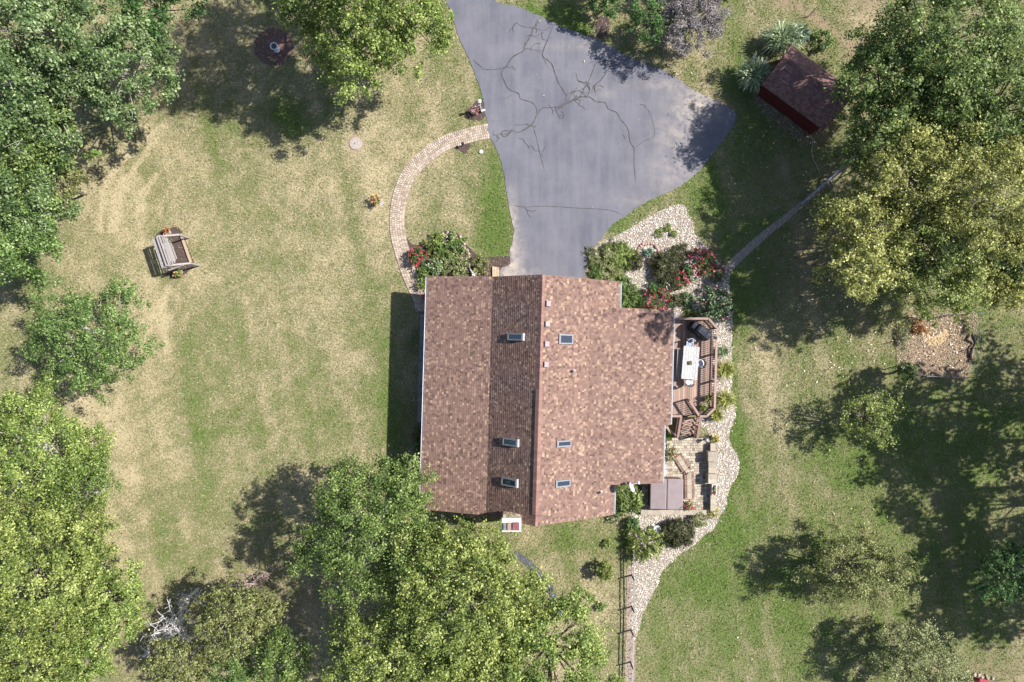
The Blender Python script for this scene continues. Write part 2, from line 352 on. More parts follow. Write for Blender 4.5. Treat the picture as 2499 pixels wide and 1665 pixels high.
def build_fallen():
    pts = []
    def sc(cx, cy, rx, ry, n):
        for _ in range(n):
            pts.append((cx + random.gauss(0, rx), cy + random.gauss(0, ry)))
    sc(2000, 650, 60, 70, 150); sc(1990, 850, 75, 60, 100); sc(2100, 880, 70, 60, 70); sc(1950, 1000, 80, 120, 60); sc(2150, 1150, 160, 120, 70); sc(1920, 450, 100, 80, 70); sc(2280, 830, 45, 40, 220); sc(1850, 280, 70, 60, 40); sc(500, 300, 350, 300, 40); sc(1500, 300, 170, 170, 16); sc(1850, 1350, 150, 150, 30)
    V = []; T = []
    for px, py in pts:
        if not (0 < px < 2499 and 0 < py < 1665): continue
        p = P(px, py, 0); hx, hy = p.x, p.y
        if inpoly(np.array([hx]), np.array([hy]), HOUSEF)[0]: continue
        a = random.uniform(0, 6.28); L = random.choice((.035, .045, .055, .07, .085)) * random.uniform(.8, 1.15); wv = L * random.uniform(.5, .8)
        t = Vector((math.cos(a), math.sin(a), random.uniform(-.25, .25))); b = Vector((-math.sin(a), math.cos(a), random.uniform(-.3, .3))); c = Vector((hx, hy, .075))
        V += [c - t * L, c + b * wv * .6 + Vector((0, 0, .02)), c + t * L, c - b * wv * .6 + Vector((0, 0, .02))]; T.append(random.random())
    m = tmat('dry fallen leaves', [(0, (.22, .14, .08)), (.35, (.38, .28, .17)), (.7, (.55, .46, .32)), (1, (.70, .65, .54))], bump=0, namt=.1)
    o = bpy.data.objects.new('fallen_leaves', np_mesh('fallen_leaves', np.array([tuple(v) for v in V]), 4, np.array(T), m)); C.objects.link(o); o['kind'] = 'stuff'
build_fallen()

# ------------------------------------------------------------ driveway
def asphalt():
    m, n, l, b = nt_new('weathered asphalt')
    f1 = noise(n, l, .5, 6, None, .6); f2 = noise(n, l, 60, 3, None, .8); f3 = noise(n, l, 3.0, 5, None, .65)
    st = n.new('ShaderNodeNewGeometry'); mp = n.new('ShaderNodeMapping'); mp.inputs['Scale'].default_value = (2.2, .22, 1); mp.inputs['Rotation'].default_value = (0, 0, R(-12)); l.new(st.outputs['Position'], mp.inputs[0])
    f4 = noise(n, l, .9, 4, mp.outputs[0])
    col = ramp(n, l, f1, [(.34, (.080, .081, .108)), (.66, (.122, .121, .146))])
    col = mixn(n, l, ramp(n, l, f4, [(.4, (0, 0, 0)), (.72, (.6, .6, .6))]), col, (.148, .146, .168))
    col = mixn(n, l, ramp(n, l, f3, [(.58, (0, 0, 0)), (.74, (.6, .6, .6))]), col, (.085, .085, .102))
    col = mixn(n, l, ramp(n, l, f2, [(.52, (0, 0, 0)), (.72, (.7, .7, .7))]), col, (.24, .235, .235))
    # worn, sandy edges: stains with a shape of their own
    a = n.new('ShaderNodeAttribute'); a.attribute_name = 'wear'
    mm = n.new('ShaderNodeMath'); mm.operation = 'MULTIPLY'; l.new(a.outputs['Fac'], mm.inputs[0]); l.new(ramp(n, l, noise(n, l, 1.6, 7, None, .7), [(.38, (.15, .15, .15)), (.6, (1, 1, 1))]), mm.inputs[1])
    col = mixn(n, l, mm.outputs[0], col, (.36, .31, .26))
    l.new(col, b.inputs['Base Color']); b.inputs['Roughness'].default_value = .85; b.inputs['Specular IOR Level'].default_value = .25
    bumpn(n, l, b, f2, .25, .01)
    return m
def build_drive():
    xs = np.arange(-8, 16, .25); bm = bmesh.new()
    n = len(DRIVE); A = sum(DRIVE[i][0] * DRIVE[(i + 1) % n][1] - DRIVE[(i + 1) % n][0] * DRIVE[i][1] for i in range(n))
    poly = DRIVE if A > 0 else DRIVE[::-1]
    top = [bm.verts.new((p[0], p[1], .03)) for p in poly]; bot = [bm.verts.new((p[0], p[1], -.06)) for p in poly]
    bm.faces.new(top)
    for i in range(n): bm.faces.new((bot[i], bot[(i + 1) % n], top[(i + 1) % n], top[i]))
    for k in np.arange(-7, 15.5, .5):
        ge = [f for f in bm.faces if f.normal.z > .5 or f.normal.length < .1] + list(bm.edges) + list(bm.verts)
        bmesh.ops.bisect_plane(bm, geom=list(bm.faces) + list(bm.edges) + list(bm.verts), plane_co=(k, 0, 0), plane_no=(1, 0, 0))
    for k in np.arange(4, 24, .5):
        bmesh.ops.bisect_plane(bm, geom=list(bm.faces) + list(bm.edges) + list(bm.verts), plane_co=(0, k, 0), plane_no=(0, 1, 0))
    me = bpy.data.meshes.new('driveway'); bm.to_mesh(me); bm.free()
    co = np.empty(len(me.vertices) * 3, np.float32); me.vertices.foreach_get('co', co); co = co.reshape(-1, 3); x = co[:, 0].astype(float); y = co[:, 1].astype(float)
    px = x * F / H + CX; py = CY - y * F / H
    wr = np.zeros(len(x))
    for bx, by, rx, ry, a in [(1243, 645, 30, 90, 1.0), (1247, 560, 13, 80, .95), (1700, 262, 60, 48, .95), (1650, 330, 60, 50, .45), (1640, 205, 90, 12, .55), (1480, 112, 160, 9, .4), (1640, 420, 60, 60, .4), (1270, 665, 30, 14, .7), (1560, 490, 60, 14, .3), (1470, 225, 40, 20, .25)]:
        wr = np.maximum(wr, a * np.exp(-((px - bx) / rx) ** 2 - ((py - by) / ry) ** 2))
    a = me.attributes.new('wear', 'FLOAT', 'POINT'); a.data.foreach_set('value', wr.astype(np.float32))
    me.materials.append(asphalt())
    o = bpy.data.objects.new('driveway', me); C.objects.link(o); o['kind'] = 'structure'
    # sealed cracks
    cr = [([(1265, 150), (1300, 178), (1380, 190), (1450, 205), (1500, 180)], 6), ([(1420, 140), (1380, 190), (1365, 235), (1320, 310), (1310, 345), (1240, 385), (1205, 440), (1165, 490), (1185, 550), (1215, 600), (1280, 630), (1295, 665), (1370, 690), (1400, 735), (1395, 790), (1365, 840), (1280, 890), (1240, 880), (1190, 920), (1165, 900), (1180, 880), (1225, 880)], 9),
        ([(1205, 440), (1150, 465), (1030, 470)], 6), ([(1510, 175), (1480, 260), (1440, 370), (1500, 430), (1540, 540), (1585, 620), (1600, 650), (1580, 710), (1500, 725), (1440, 725), (1405, 770)], 8), ([(1595, 640), (1640, 620), (1700, 605), (1740, 570), (1785, 460), (1800, 430), (1900, 405), (1880, 470), (1830, 540), (1790, 580), (1800, 650)], 8),
        ([(1580, 710), (1650, 670), (1745, 650), (1800, 685), (1860, 690), (1880, 730), (1940, 760), (1960, 800), (2010, 860), (2030, 960), (2055, 1000), (2055, 1100), (2065, 1215)], 8), ([(1600, 690), (1630, 640), (1640, 610)], 6), ([(1650, 630), (1665, 665)], 6), ([(1510, 755), (1540, 735), (1590, 720)], 5), ([(1375, 840), (1400, 930), (1430, 1060), (1455, 1145)], 6),
        ([(2055, 1000), (2120, 950), (2190, 910), (2180, 820), (2155, 750), (2120, 720)], 4), ([(1235, 1380), (1330, 1390), (1450, 1385), (1560, 1390), (1700, 1400), (1820, 1405), (1920, 1420), (1985, 1450)], 5), ([(1740, 270), (1815, 303)], 6), ([(1900, 410), (1920, 432), (2000, 435)], 5), ([(1320, 325), (1400, 342), (1440, 345)], 3), ([(1175, 655), (1190, 662), (1235, 640)], 4), ([(1110, 870), (1112, 915)], 5), ([(1730, 570), (1700, 640), (1690, 660)], 6), ([(1745, 560), (1760, 600), (1740, 650)], 5)]
    mb = MB()
    for pts, wd in cr:
        p = smooth(world(Z(800, 0, 2.75, pts)), 5, closed=False, jit=.012)
        ww = [wd / 2.75 / 37.9 * random.uniform(.4, 1.0) * min(1, .35 + min(i, len(p) - 1 - i) * .25) for i in range(len(p))]
        L, Rr = ribbon_poly(p, ww); zz = .034 + .0012 * (cr.index((pts, wd)) % 8)
        mb.add([(a[0], a[1], zz) for a in L + Rr], [(i + 1, i, i + len(L), i + 1 + len(L)) for i in range(len(L) - 1)])
    rg = random.Random(5)
    for _ in range(46):
        a = rg.choice(rg.choice(cr)[0]); p = Vector(world(Z(800, 0, 2.75, [(a[0] + rg.gauss(0, 25), a[1] + rg.gauss(0, 25))]))[0]); d = Vector((rg.gauss(0, 1), rg.gauss(0, 1))).normalized(); pts = [tuple(p)]
        for _ in range(rg.randint(3, 8)):
            d = (d + Vector((rg.gauss(0, .45), rg.gauss(0, .45)))).normalized(); p = p + d * rg.uniform(.08, .2); pts.append(tuple(p))
        if not all(inpoly(np.array([q[0]]), np.array([q[1]]), DRIVE)[0] for q in pts): continue
        L, Rr = ribbon_poly(pts, [rg.uniform(.015, .035) for _ in pts]); zz = .0455 + .0004 * _
        mb.add([(q[0], q[1], zz) for q in L + Rr], [(i + 1, i, i + len(L), i + 1 + len(L)) for i in range(len(L) - 1)])
    c = mb.build('crack_sealant', pmat('black brown crack sealant', (.035, .032, .03), (.075, .068, .064), 6, .7, .1), o)
build_drive()

# ------------------------------------------------------------ beds, gravel, mulch, walkway, patio
GRAVEL = tmat('white gravel', [(0, (.19, .16, .135)), (.25, (.42, .365, .30)), (.6, (.62, .555, .475)), (1, (.80, .75, .68))], namt=.2, bump=.1)
GBASE = pmat('gravel bed fines', (.34, .29, .24), (.15, .125, .105), 18, .95, .5, 60)
MULCH = pmat('dark bark mulch', (.045, .032, .028), (.10, .07, .06), 26, .95, .9, 50)
REDM = pmat('reddish mulch', (.085, .05, .045), (.16, .105, .09), 18, .95, .9, 45)
SOIL = pmat('trodden garden soil', (.27, .2, .16), (.16, .115, .09), 12, .95, .7, 40)
sheet('gravel_bed', NEBED, .012, GBASE); sheet('gravel_bed', EBED, .016, GBASE); sheet('gravel_path', GPATHP, .008, pmat('path gravel', (.34, .28, .235), (.19, .155, .13), 10, .95, .6, 45))
sheet('mulch_bed', NWBED, .018, MULCH); sheet('mulch_bed', SWINGBED, .016, MULCH); sheet('mulch_bed', POSTBED, .016, MULCH); sheet('mulch_bed', LIGHTBED, .016, MULCH)
sheet('mulch_bed', RINGBED, .016, REDM); sheet('mulch_bed', TOPBED, .014, MULCH); sheet('mulch_bed', FENCEBED, .022, pmat('mixed soil and mulch', (.2, .15, .12), (.33, .27, .22), 10, .95, .8, 45))
def scatter_stones(name, polys, dens, size, m, flat=.55, excl=(), z=.02, zscale=1):
    V = []; T = []
    oct_f = np.array([(0, 2, 4), (2, 1, 4), (1, 3, 4), (3, 0, 4), (2, 0, 5), (1, 2, 5), (3, 1, 5), (0, 3, 5)])
    base = np.array([(1, 0, 0), (-1, 0, 0), (0, 1, 0), (0, -1, 0), (0, 0, 1), (0, 0, -1)], float)
    for poly in polys:
        px = np.array([p[0] for p in poly]); py = np.array([p[1] for p in poly])
        n = int((px.max() - px.min()) * (py.max() - py.min()) * dens)
        x = RNG.uniform(px.min(), px.max(), n); y = RNG.uniform(py.min(), py.max(), n)
        k = inpoly(x, y, poly)
        for e in excl: k &= ~inpoly(x, y, e)
        x, y = x[k], y[k]; n = len(x)
        sp = RNG.random(n) < .16; x = x + sp * RNG.normal(0, .14, n); y = y + sp * RNG.normal(0, .14, n)
        sc = size * RNG.uniform(.6, 1.5, n)
        b = base[None] * (sc[:, None, None] * np.array([1, .75, flat])) * RNG.uniform(.7, 1.25, (n, 6, 1))
        a = RNG.uniform(0, 6.28, n); c_, s_ = np.cos(a), np.sin(a)
        X = b[..., 0] * c_[:, None] - b[..., 1] * s_[:, None] + b[..., 2] * RNG.normal(0, .3, (n, 1)); Y = b[..., 0] * s_[:, None] + b[..., 1] * c_[:, None] + b[..., 2] * RNG.normal(0, .3, (n, 1)); Zz = b[..., 2] + z + sc[:, None] * flat * .4
        W = np.stack([X + x[:, None], Y + y[:, None], Zz], -1)
        V.append(W[:, oct_f].reshape(-1, 3)); T.append(np.repeat(RNG.random(n), 8))
    me = np_mesh(name, np.concatenate(V), 3, np.concatenate(T), m)
    o = bpy.data.objects.new(name, me); C.objects.link(o); o['kind'] = 'stuff'; return o
scatter_stones('gravel', [NEBED, EBED], 190, .042, GRAVEL, excl=[HOUSEF, PATIO])
scatter_stones('path_gravel', [GPATHP], 140, .032, tmat('grey path stones', [(0, (.22, .19, .17)), (1, (.5, .45, .4))]))
scatter_stones('bark_chips', [NWBED, SWINGBED, POSTBED, LIGHTBED, TOPBED, FENCEBED], 90, .035, tmat('bark chips', [(0, (.03, .022, .02)), (.7, (.10, .07, .055)), (.9, (.2, .15, .12)), (1, (.45, .38, .3))]), flat=.35, excl=[HOUSEF])
scatter_stones('red_bark_chips', [RINGBED], 120, .04, tmat('red bark chips', [(0, (.07, .035, .03)), (.7, (.2, .11, .09)), (1, (.42, .27, .2))]), flat=.35)
scatter_stones('garden_litter', [GARDEN, SHEDBED], 90, .045, tmat('dry garden litter', [(0, (.1, .07, .05)), (.5, (.3, .22, .16)), (.85, (.42, .32, .24)), (1, (.66, .58, .48))]), flat=.3)
scatter_stones('straw_mulch', [smooth([tuple((P(a, b))[:2]) for a, b in ((2248, 802), (2262, 800), (2268, 822), (2290, 818), (2303, 804), (2316, 812), (2305, 832), (2278, 845), (2255, 832))], 3)], 260, .06, tmat('orange straw', [(0, (.36, .24, .12)), (1, (.56, .42, .24))]), flat=.25)

PAV = tmat('tan concrete pavers', [(0, (.27, .21, .165)), (.5, (.37, .295, .235)), (1, (.47, .39, .315))], namt=.18)
def build_walk():
    _l, _r = ribbon_poly(WALKC, WALKW)
    o = sheet('walkway', _l + _r[::-1], .026, pmat('paver joint sand', (.2, .165, .13), (.13, .105, .085), 20, .95, .3))
    mb = MB(); pts = resample(WALKC, .135); k = 6; wd = WALKW - .02
    for i, p in enumerate(pts[:-1]):
        a = pts[max(i - 1, 0)]; b = pts[min(i + 1, len(pts) - 1)]; d = (b - a).normalized(); nn = Vector((-d.y, d.x)); ang = math.atan2(d.y, d.x)
        for j in range(k):
            edge = j in (0, k - 1); off = (j + .5) / k - .5
            sh = d * (.045 if j % 2 else 0)
            c = p + nn * off * wd + sh
            if inpoly(np.array([c.x]), np.array([c.y]), DRIVE)[0]: continue
            mb.box((c.x, c.y, .03), (.118 * random.uniform(.93, 1.0), wd / k - .016, .055 + random.uniform(-.006, .006)), rz=ang + random.uniform(-.03, .03), tint=random.random())
    q = mb.build('pavers', PAV, o); q['kind'] = 'stuff'
build_walk()
def build_patio():
    z = .07
    o = sheet('patio', PATIO, z, pmat('patio joint sand', (.11, .09, .075), (.07, .06, .05), 20, .95, .3))
    mb = MB(); g = .165; xs = [p[0] for p in PATIO]; ys = [p[1] for p in PATIO]
    x = min(xs)
    rows = int((max(ys) - min(ys)) / g)
    for r in range(rows):
        y = min(ys) + (r + .5) * g; x = min(xs) + random.uniform(0, g)
        while x < max(xs):
            L = random.choice((.12, .165, .165, .22)); cx = x + L / 2
            if all(inpoly(np.array([cx + a * L * .45]), np.array([y + b * g * .45]), PATIO)[0] for a in (-1, 1) for b in (-1, 1)):
                mb.box((cx, y, z), (L - .014, g - .014 + random.uniform(-.012, .002), .05 + random.uniform(-.008, .008)), rz=random.uniform(-.04, .04), tint=min(1, max(0, random.gauss(.55, .28))))
            x += L
    q = mb.build('pavers', tmat('buff patio pavers', [(0, (.20, .165, .13)), (.5, (.33, .28, .22)), (1, (.48, .42, .33))], namt=.2), o); q['kind'] = 'stuff'
    # raised step edge: cap stones between two soldier courses
    cl = [P(a, b, .2) for a, b in ((1654, 1113), (1675, 1147), (1682, 1153), (1683, 1218))]
    w2 = [(v.x, v.y) for v in cl]
    st = thing('step_edge', 'bent band of pale cap stones edged with dark bricks across the patio', 'step', (w2[0][0], w2[0][1], z))
    dk = tmat('dark edging brick', [(0, (.16, .1, .075)), (1, (.3, .2, .155))])
    capm = pmat('pale cap stone', (.33, .28, .22), (.26, .22, .175), 9, .9, .3, 50, objvar=.12)
    mbb = MB()
    for i, (a, b) in enumerate(zip(w2[:-1], w2[1:])):
        a = Vector(a); b = Vector(b); L = (b - a).length; d = (b - a) / L; nn = Vector((-d.y, d.x)); ang = math.atan2(d.y, d.x)
        n = max(1, round(L / .42))
        for k in range(n):
            c = a + d * (k + .5) * L / n
            me = MB().box((0, 0, 0), (L / n - .012, .3, .12)).build('cap_stone', capm); me.parent = st
            me.location = Vector((c.x, c.y, .15)) - wloc(st); me.rotation_euler = (0, 0, ang)
        for s_ in (-1, 1):
            nb = max(1, int(L / .085))
            for k in range(nb):
                c = a + d * (k + .5) * L / nb + nn * s_ * .235
                mbb.box((c.x, c.y, .13), (L / nb - .014, .14, .13), rz=ang, tint=random.random())
    q = mbb.build('edging_bricks', dk, st); q['kind'] = 'stuff'
build_patio()
# ------------------------------------------------------------ house
WHITE = pmat('white aluminium', (.72, .73, .75), (.6, .61, .63), 5, .45, .05)
SHING = tmat('mixed brown shingles', [(0, (.095, .062, .052)), (.3, (.150, .094, .078)), (.6, (.198, .126, .104)), (.8, (.25, .168, .130)), (1, (.335, .235, .168))], rough=.92, nscale=26, namt=.3, bump=.5, bscale=120, spec=.15)
SIDING = pmat('tan lap siding', (.36, .29, .22), (.3, .24, .18), 3, .8, .1)
DARKW = pmat('dark roof underside', (.10, .075, .06), None, 4, .9, .1)
def stint():
    r = random.random()
    return random.uniform(.8, 1) if r < .09 else (random.uniform(.62, .84) if r < .22 else (random.uniform(.0, .25) if r < .36 else random.gauss(.46, .085)))
def shingle_slope(name, m, parent, ridge, eave, v0, v1, u_lim=None, expo=.143, M=HMAT, tl=(.08, .18), th=(.018, .029), phase=0, tintf=stint):
    """ridge/eave: (u,z) of the top and bottom line of one slope; courses of wedge-shaped shingles from the eave up"""
    mb = MB(M); (ur, zr), (ue, ze) = ridge, eave
    L = math.hypot(ur - ue, zr - ze); du, dz = (ue - ur) / L, (ze - zr) / L; nu, nz = (-dz, du) if du > 0 else (dz, -du)
    if nz < 0: nu, nz = -nu, -nz
    nc = int(L / expo)
    for c in range(nc + 1):
        d1 = L - c * expo + .02; d0 = max(L - (c + 1) * expo - .01, 0)
        if d1 - d0 < .03: continue
        v = v0
        while v < v1 - .01:
            wv = min(random.uniform(*tl), v1 - v)
            if v1 - v - wv < .06: wv = v1 - v
            t = random.uniform(*th); dd = d1 + random.uniform(-.006, .006)
            a = [(ur + du * d0 + nu * .007, v, zr + dz * d0 + nz * .007), (ur + du * d0 + nu * .007, v + wv, zr + dz * d0 + nz * .007),
                 (ur + du * dd + nu * t, v + wv, zr + dz * dd + nz * t), (ur + du * dd + nu * t, v, zr + dz * dd + nz * t),
                 (ur + du * dd - nu * .004, v + wv, zr + dz * dd - nz * .004), (ur + du * dd - nu * .004, v, zr + dz * dd - nz * .004)]
            fs = [(0, 1, 2, 3), (3, 2, 4, 5), (0, 3, 5), (1, 4, 2)] if du < 0 else [(3, 2, 1, 0), (5, 4, 2, 3), (5, 3, 0), (2, 4, 1)]
            mb.add(a, fs, tintf()); v += wv
    o = mb.build(name, m, parent); o['kind'] = 'stuff'; return o
def slab(mb, ridge, eave, v0, v1, th=.14):
    (ur, zr), (ue, ze) = ridge, eave
    a = [(ur, v0, zr), (ur, v1, zr), (ue, v1, ze), (ue, v0, ze)]; b = [(p[0], p[1], p[2] - th) for p in a]
    fs = [(0, 3, 2, 1), (4, 5, 6, 7), (0, 1, 5, 4), (1, 2, 6, 5), (2, 3, 7, 6), (3, 0, 4, 7)]
    if ue > ur: fs = [(0, 3, 2, 1), (4, 5, 6, 7), (0, 1, 5, 4), (1, 2, 6, 5), (2, 3, 7, 6), (3, 0, 4, 7)]
    mb.add(a + b, fs)
def slope_z(r, e, u): return r[1] + (e[1] - r[1]) * (u - r[0]) / (e[0] - r[0])
V0, V1 = -10.26, 3.73
RID = (1.59, 6.0); KNK = (-1.235, 3.9); LEA = (-5.19, 2.9); REA = (6.4, 2.9); WTOP = (4.55, slope_z((1.59, 6.0), (6.4, 2.9), 4.55) + .012)
WSL = (WTOP[1] - 2.71) / (9.70 - 4.55)
def WE(u): return (u, WTOP[1] - WSL * (u - 4.55))
hs = thing('house', 'large house under a brown patchwork shingle roof at the head of the driveway', 'house', U(1.5, -3.2))
def house():
    wl = MB(HMAT); cl = .2
    def pr(poly, v0, v1):
        n = len(poly); vs = [(u, v0, z) for u, z in poly] + [(u, v1, z) for u, z in poly]
        wl.add(vs, [tuple(range(n)), tuple(range(2 * n - 1, n - 1, -1))] + [((i + 1) % n, i, i + n, (i + 1) % n + n) for i in range(n)])
    pr([(-3.2, 0), (6.0, 0), (6.0, slope_z(RID, REA, 6.0) - cl), (1.59, 6.0 - cl), (-1.235, 3.9 - cl), (-3.2, slope_z(KNK, LEA, -3.2) - cl)], -9.9, 3.4)
    pr([(6.004, 0), (9.25, 0), (9.25, WE(9.25)[1] - cl), (6.004, WE(6.004)[1] - cl)], -4.5, 1.8)
    pr([(6.004, 0), (8.95, 0), (8.95, WE(8.95)[1] - cl), (6.004, WE(6.004)[1] - cl)], -8.0, -4.504)
    wl.build('wall', SIDING, hs)
    rf = MB(HMAT)
    slab(rf, RID, KNK, V0, V1); slab(rf, KNK, LEA, V0, V1); slab(rf, RID, REA, V0, V1)
    slab(rf, WTOP, WE(9.70), -4.8, 2.13, .12); slab(rf, WTOP, WE(9.30), -8.30, -4.803, .12)
    roof = rf.build('roof', DARKW, hs)
    shingle_slope('shingles', SHING, roof, RID, KNK, V0, V1); shingle_slope('shingles', SHING, roof, (KNK[0] - .02, KNK[1]), LEA, V0, V1)
    top = (4.62, slope_z(RID, REA, 4.62))
    shingle_slope('shingles', SHING, roof, RID, top, -8.30, 2.13, th=(.006, .012))
    shingle_slope('shingles', SHING, roof, RID, REA, 2.13, V1, th=(.006, .012)); shingle_slope('shingles', SHING, roof, RID, REA, V0, -8.30, th=(.006, .012))
    shingle_slope('shingles', SHING, roof, WTOP, WE(9.70), -4.8, 2.13, th=(.006, .012)); shingle_slope('shingles', SHING, roof, WTOP, WE(9.30), -8.30, -4.803, th=(.006, .012))
    # ridge caps: low ones to the north, a raised ridge vent to the south
    cb = {}
    def capmesh(raise_):
        m = MB(); a = .19; t = .02
        m.add([(-a, 0, -a * .67), (0, 0, 0), (a, 0, -a * .62), (-a, .21, -a * .67 + .0), (0, .21, .0), (a, .21, -a * .62), (-a, 0, -a * .67 + t), (0, 0, t + .01), (a, 0, -a * .62 + t), (-a, .21, -a * .67 + .008), (0, .21, .012), (a, .21, -a * .62 + .008)],
              [(6, 7, 10, 9), (7, 8, 11, 10), (0, 1, 7, 6), (1, 2, 8, 7), (0, 6, 9, 3), (8, 2, 5, 11)]); return m
    n = 0; capmats = [pmat('ridge cap shingle', (.235, .14, .115), (.17, .095, .08), 18, .92, .4, 90, objvar=.16)]
    v = V0
    proto = {}
    while v < V1 - .1:
        hi = v < -2.85 and v > -9.72
        if hi not in proto:
            proto[hi] = capmesh(hi).build('ridge_cap', capmats[0]).data; ob = [o for o in bpy.data.objects if o.data is proto[hi]][0]; bpy.data.objects.remove(ob)
        L = min(.21, V1 - v)
        inst('ridge_cap', proto[hi], hs, U(1.59, v, 6.015 + (.048 if hi else .012)), (0, 0, -R(1.65)), (1.0 if hi else .8, L / .2, 1)); v += .2
    rv = MB(HMAT)
    rv.add([(1.59 + s_ * .15, q, 6.0 - abs(s_) * .15 * .64 + dz) for q in (-9.7, -2.87) for s_, dz in ((-1, -.03), (-1, .045), (0, .045), (1, .045), (1, -.03))], [(1, 0, 5, 6), (2, 1, 6, 7), (3, 2, 7, 8), (4, 3, 8, 9), (0, 1, 2, 3, 4), (9, 8, 7, 6, 5)])
    rv.build('ridge_vent', pmat('black vent plastic', (.03, .028, .028), None, 9, .6, 0), hs)
    # gutters and fascia
    for u, z, a, b in ((LEA[0] - .055, 2.84, V0 + .02, V1 - .02), (REA[0] + .055, 2.84, 2.16, V1 - .02), (REA[0] + .055, 2.84, V0 + .02, -8.33), (9.70 + .055, 2.65, -4.78, 2.11), (9.30 + .055, WE(9.3)[1] - .06, -8.28, -4.82)):
        g = MB(HMAT)
        s_ = 1 if u > 0 else -1; o_, i_ = u + s_ * .055, u - s_ * .05
        prof = [(i_, -.06), (o_ - s_ * .02, -.06), (o_, .0), (o_, .045), (o_ - s_ * .014, .045), (o_ - s_ * .03, -.03), (i_ + s_ * .012, -.03), (i_ + s_ * .012, .045), (i_, .045)]
        n = len(prof); vs = [(p[0], a, z + p[1]) for p in prof] + [(p[0], b, z + p[1]) for p in prof]
        g.add(vs, [(i, (i + 1) % n, (i + 1) % n + n, i + n) for i in range(n)] + [tuple(range(n - 1, -1, -1)), tuple(range(n, 2 * n))])
        g.build('gutter', WHITE, hs)
    rkm = pmat('brown rake board', (.22, .135, .11), None, 6, .8, .1)
    for (r, e, q) in ((RID, KNK, V0 - .012), (KNK, LEA, V0 - .012), (RID, REA, V0 - .012), (RID, KNK, V1 + .012), (KNK, LEA, V1 + .012), (RID, REA, V1 + .012), (WTOP, WE(9.7), 2.142), (WTOP, WE(9.3), -8.312)):
        rake = MB(HMAT)
        rake.add([(r[0], q - .01, r[1] - .16), (r[0], q + .01, r[1] - .16), (e[0], q + .01, e[1] - .16), (e[0], q - .01, e[1] - .16), (r[0], q - .01, r[1] + .006), (r[0], q + .01, r[1] + .006), (e[0], q + .01, e[1] + .006), (e[0], q - .01, e[1] + .006)],
                 [(0, 1, 2, 3), (7, 6, 5, 4), (4, 5, 1, 0), (5, 6, 2, 1), (6, 7, 3, 2), (7, 4, 0, 3)])
        rake.build('rake_board', rkm, hs)
    # skylights
    fr = pmat('grey skylight cladding', (.19, .20, .215), None, 9, .5, 0, metal=.0, spec=.5); lf = pmat('pale skylight flashing', (.36, .37, .39), None, 9, .5, 0)
    gl, n_, l_, b_ = nt_new('skylight glass'); b_.inputs['Base Color'].default_value = (.012, .018, .03, 1); b_.inputs['Roughness'].default_value = .03; b_.inputs['Specular IOR Level'].default_value = .9; b_.inputs['Coat Weight'].default_value = .6
    def sky(x0, y0, x1, y1, r, e, curb, lead):
        zz = slope_z(r, e, 0)
        # centre on the slope by iterating the height
        z = 4.8
        for _ in range(12):
            p = P((x0 + x1) / 2, (y0 + y1) / 2, z + curb); u = p.x * ca - p.y * sa; z = slope_z(r, e, u)
        v = p.x * sa + p.y * ca; sl = math.atan2(e[1] - r[1], abs(e[0] - r[0])); sg = 1 if e[0] > r[0] else -1
        a = (x1 - x0) * (H - z) / F; b = (y1 - y0) * (H - z) / F
        a_s = a / math.cos(sl)
        Rm = Matrix.Rotation(-R(1.65), 3, 'Z') @ Matrix.Rotation(-sl * sg, 3, 'Y')
        c = Vector((p.x, p.y, z)); up = Rm @ Vector((0, 0, 1))
        f = MB(); f.M = Matrix.Translation(c) @ Rm.to_4x4(); t = .075
        f.box((0, b / 2 - t / 2, curb / 2), (a_s, t, curb)); f.box((0, -b / 2 + t / 2, curb / 2), (a_s, t, curb))
        f.box((a_s / 2 - t / 2, 0, curb / 2), (t, b - 2 * t, curb)); f.box((-a_s / 2 + t / 2, 0, curb / 2), (t, b - 2 * t, curb))
        sk_ = f.build('skylight', fr, hs)
        g = MB(); g.M = f.M; g.box((0, 0, curb - .03), (a_s - 2 * t - .004, b - 2 * t - .004, .02)); g.build('pane', gl, sk_)
        h_ = MB(); h_.M = f.M; h_.box((-sg * (a_s / 2 + lead / 2 + .004), 0, curb * .5), (lead, b + .02, curb * .9)); h_.build('flashing', lf, sk_)
    sky(1243, 813.6, 1279, 831, RID, KNK, .2, .05); sky(1231, 1071, 1266, 1089, RID, KNK, .2, .05); sky(1228, 1168, 1264, 1188, RID, KNK, .2, .05)
    sky(1363, 816, 1397, 840, RID, REA, .11, .02); sky(1358, 1075.5, 1393, 1091, RID, REA, .11, .02); sky(1355, 1172, 1391, 1189, RID, REA, .11, .02)
    # box vents and pipes
    vm = pmat('pale pinkish vent cap', (.30, .24, .24), None, 9, .6, 0)
    for px, py in ((1336, 741), (1333.8, 790.7), (1332.3, 839.5), (1330.7, 889.5)):
        p = P(px, py, 5.85); sl = math.atan2(3, 4.81)
        Rm = Matrix.Rotation(-R(1.65), 3, 'Z') @ Matrix.Rotation(sl, 3, 'Y')
        u = p.x * ca - p.y * sa; z = slope_z(RID, REA, u)
        m = MB(Matrix.Translation((p.x, p.y, z)) @ Rm.to_4x4()); m.box((0, 0, .05), (.2, .24, .1)); m.box((0, 0, .12), (.31, .33, .05), taper=.9)
        m.build('roof_vent', vm, hs)
    for px, py in ((1399, 905), (1472, 1211)):
        p = P(px, py, 4.6); u = p.x * ca - p.y * sa; z = slope_z(RID, REA, u)
        m = MB(); m.lathe((p.x, p.y, z), [(.13, -.06), (.1, .06), (.055, .09), (.055, .36), (.04, .36), (.04, .2)], 12)
        m.build('vent_pipe', pmat('pale lead pipe', (.42, .40, .39), None, 9, .55, 0), hs, True)
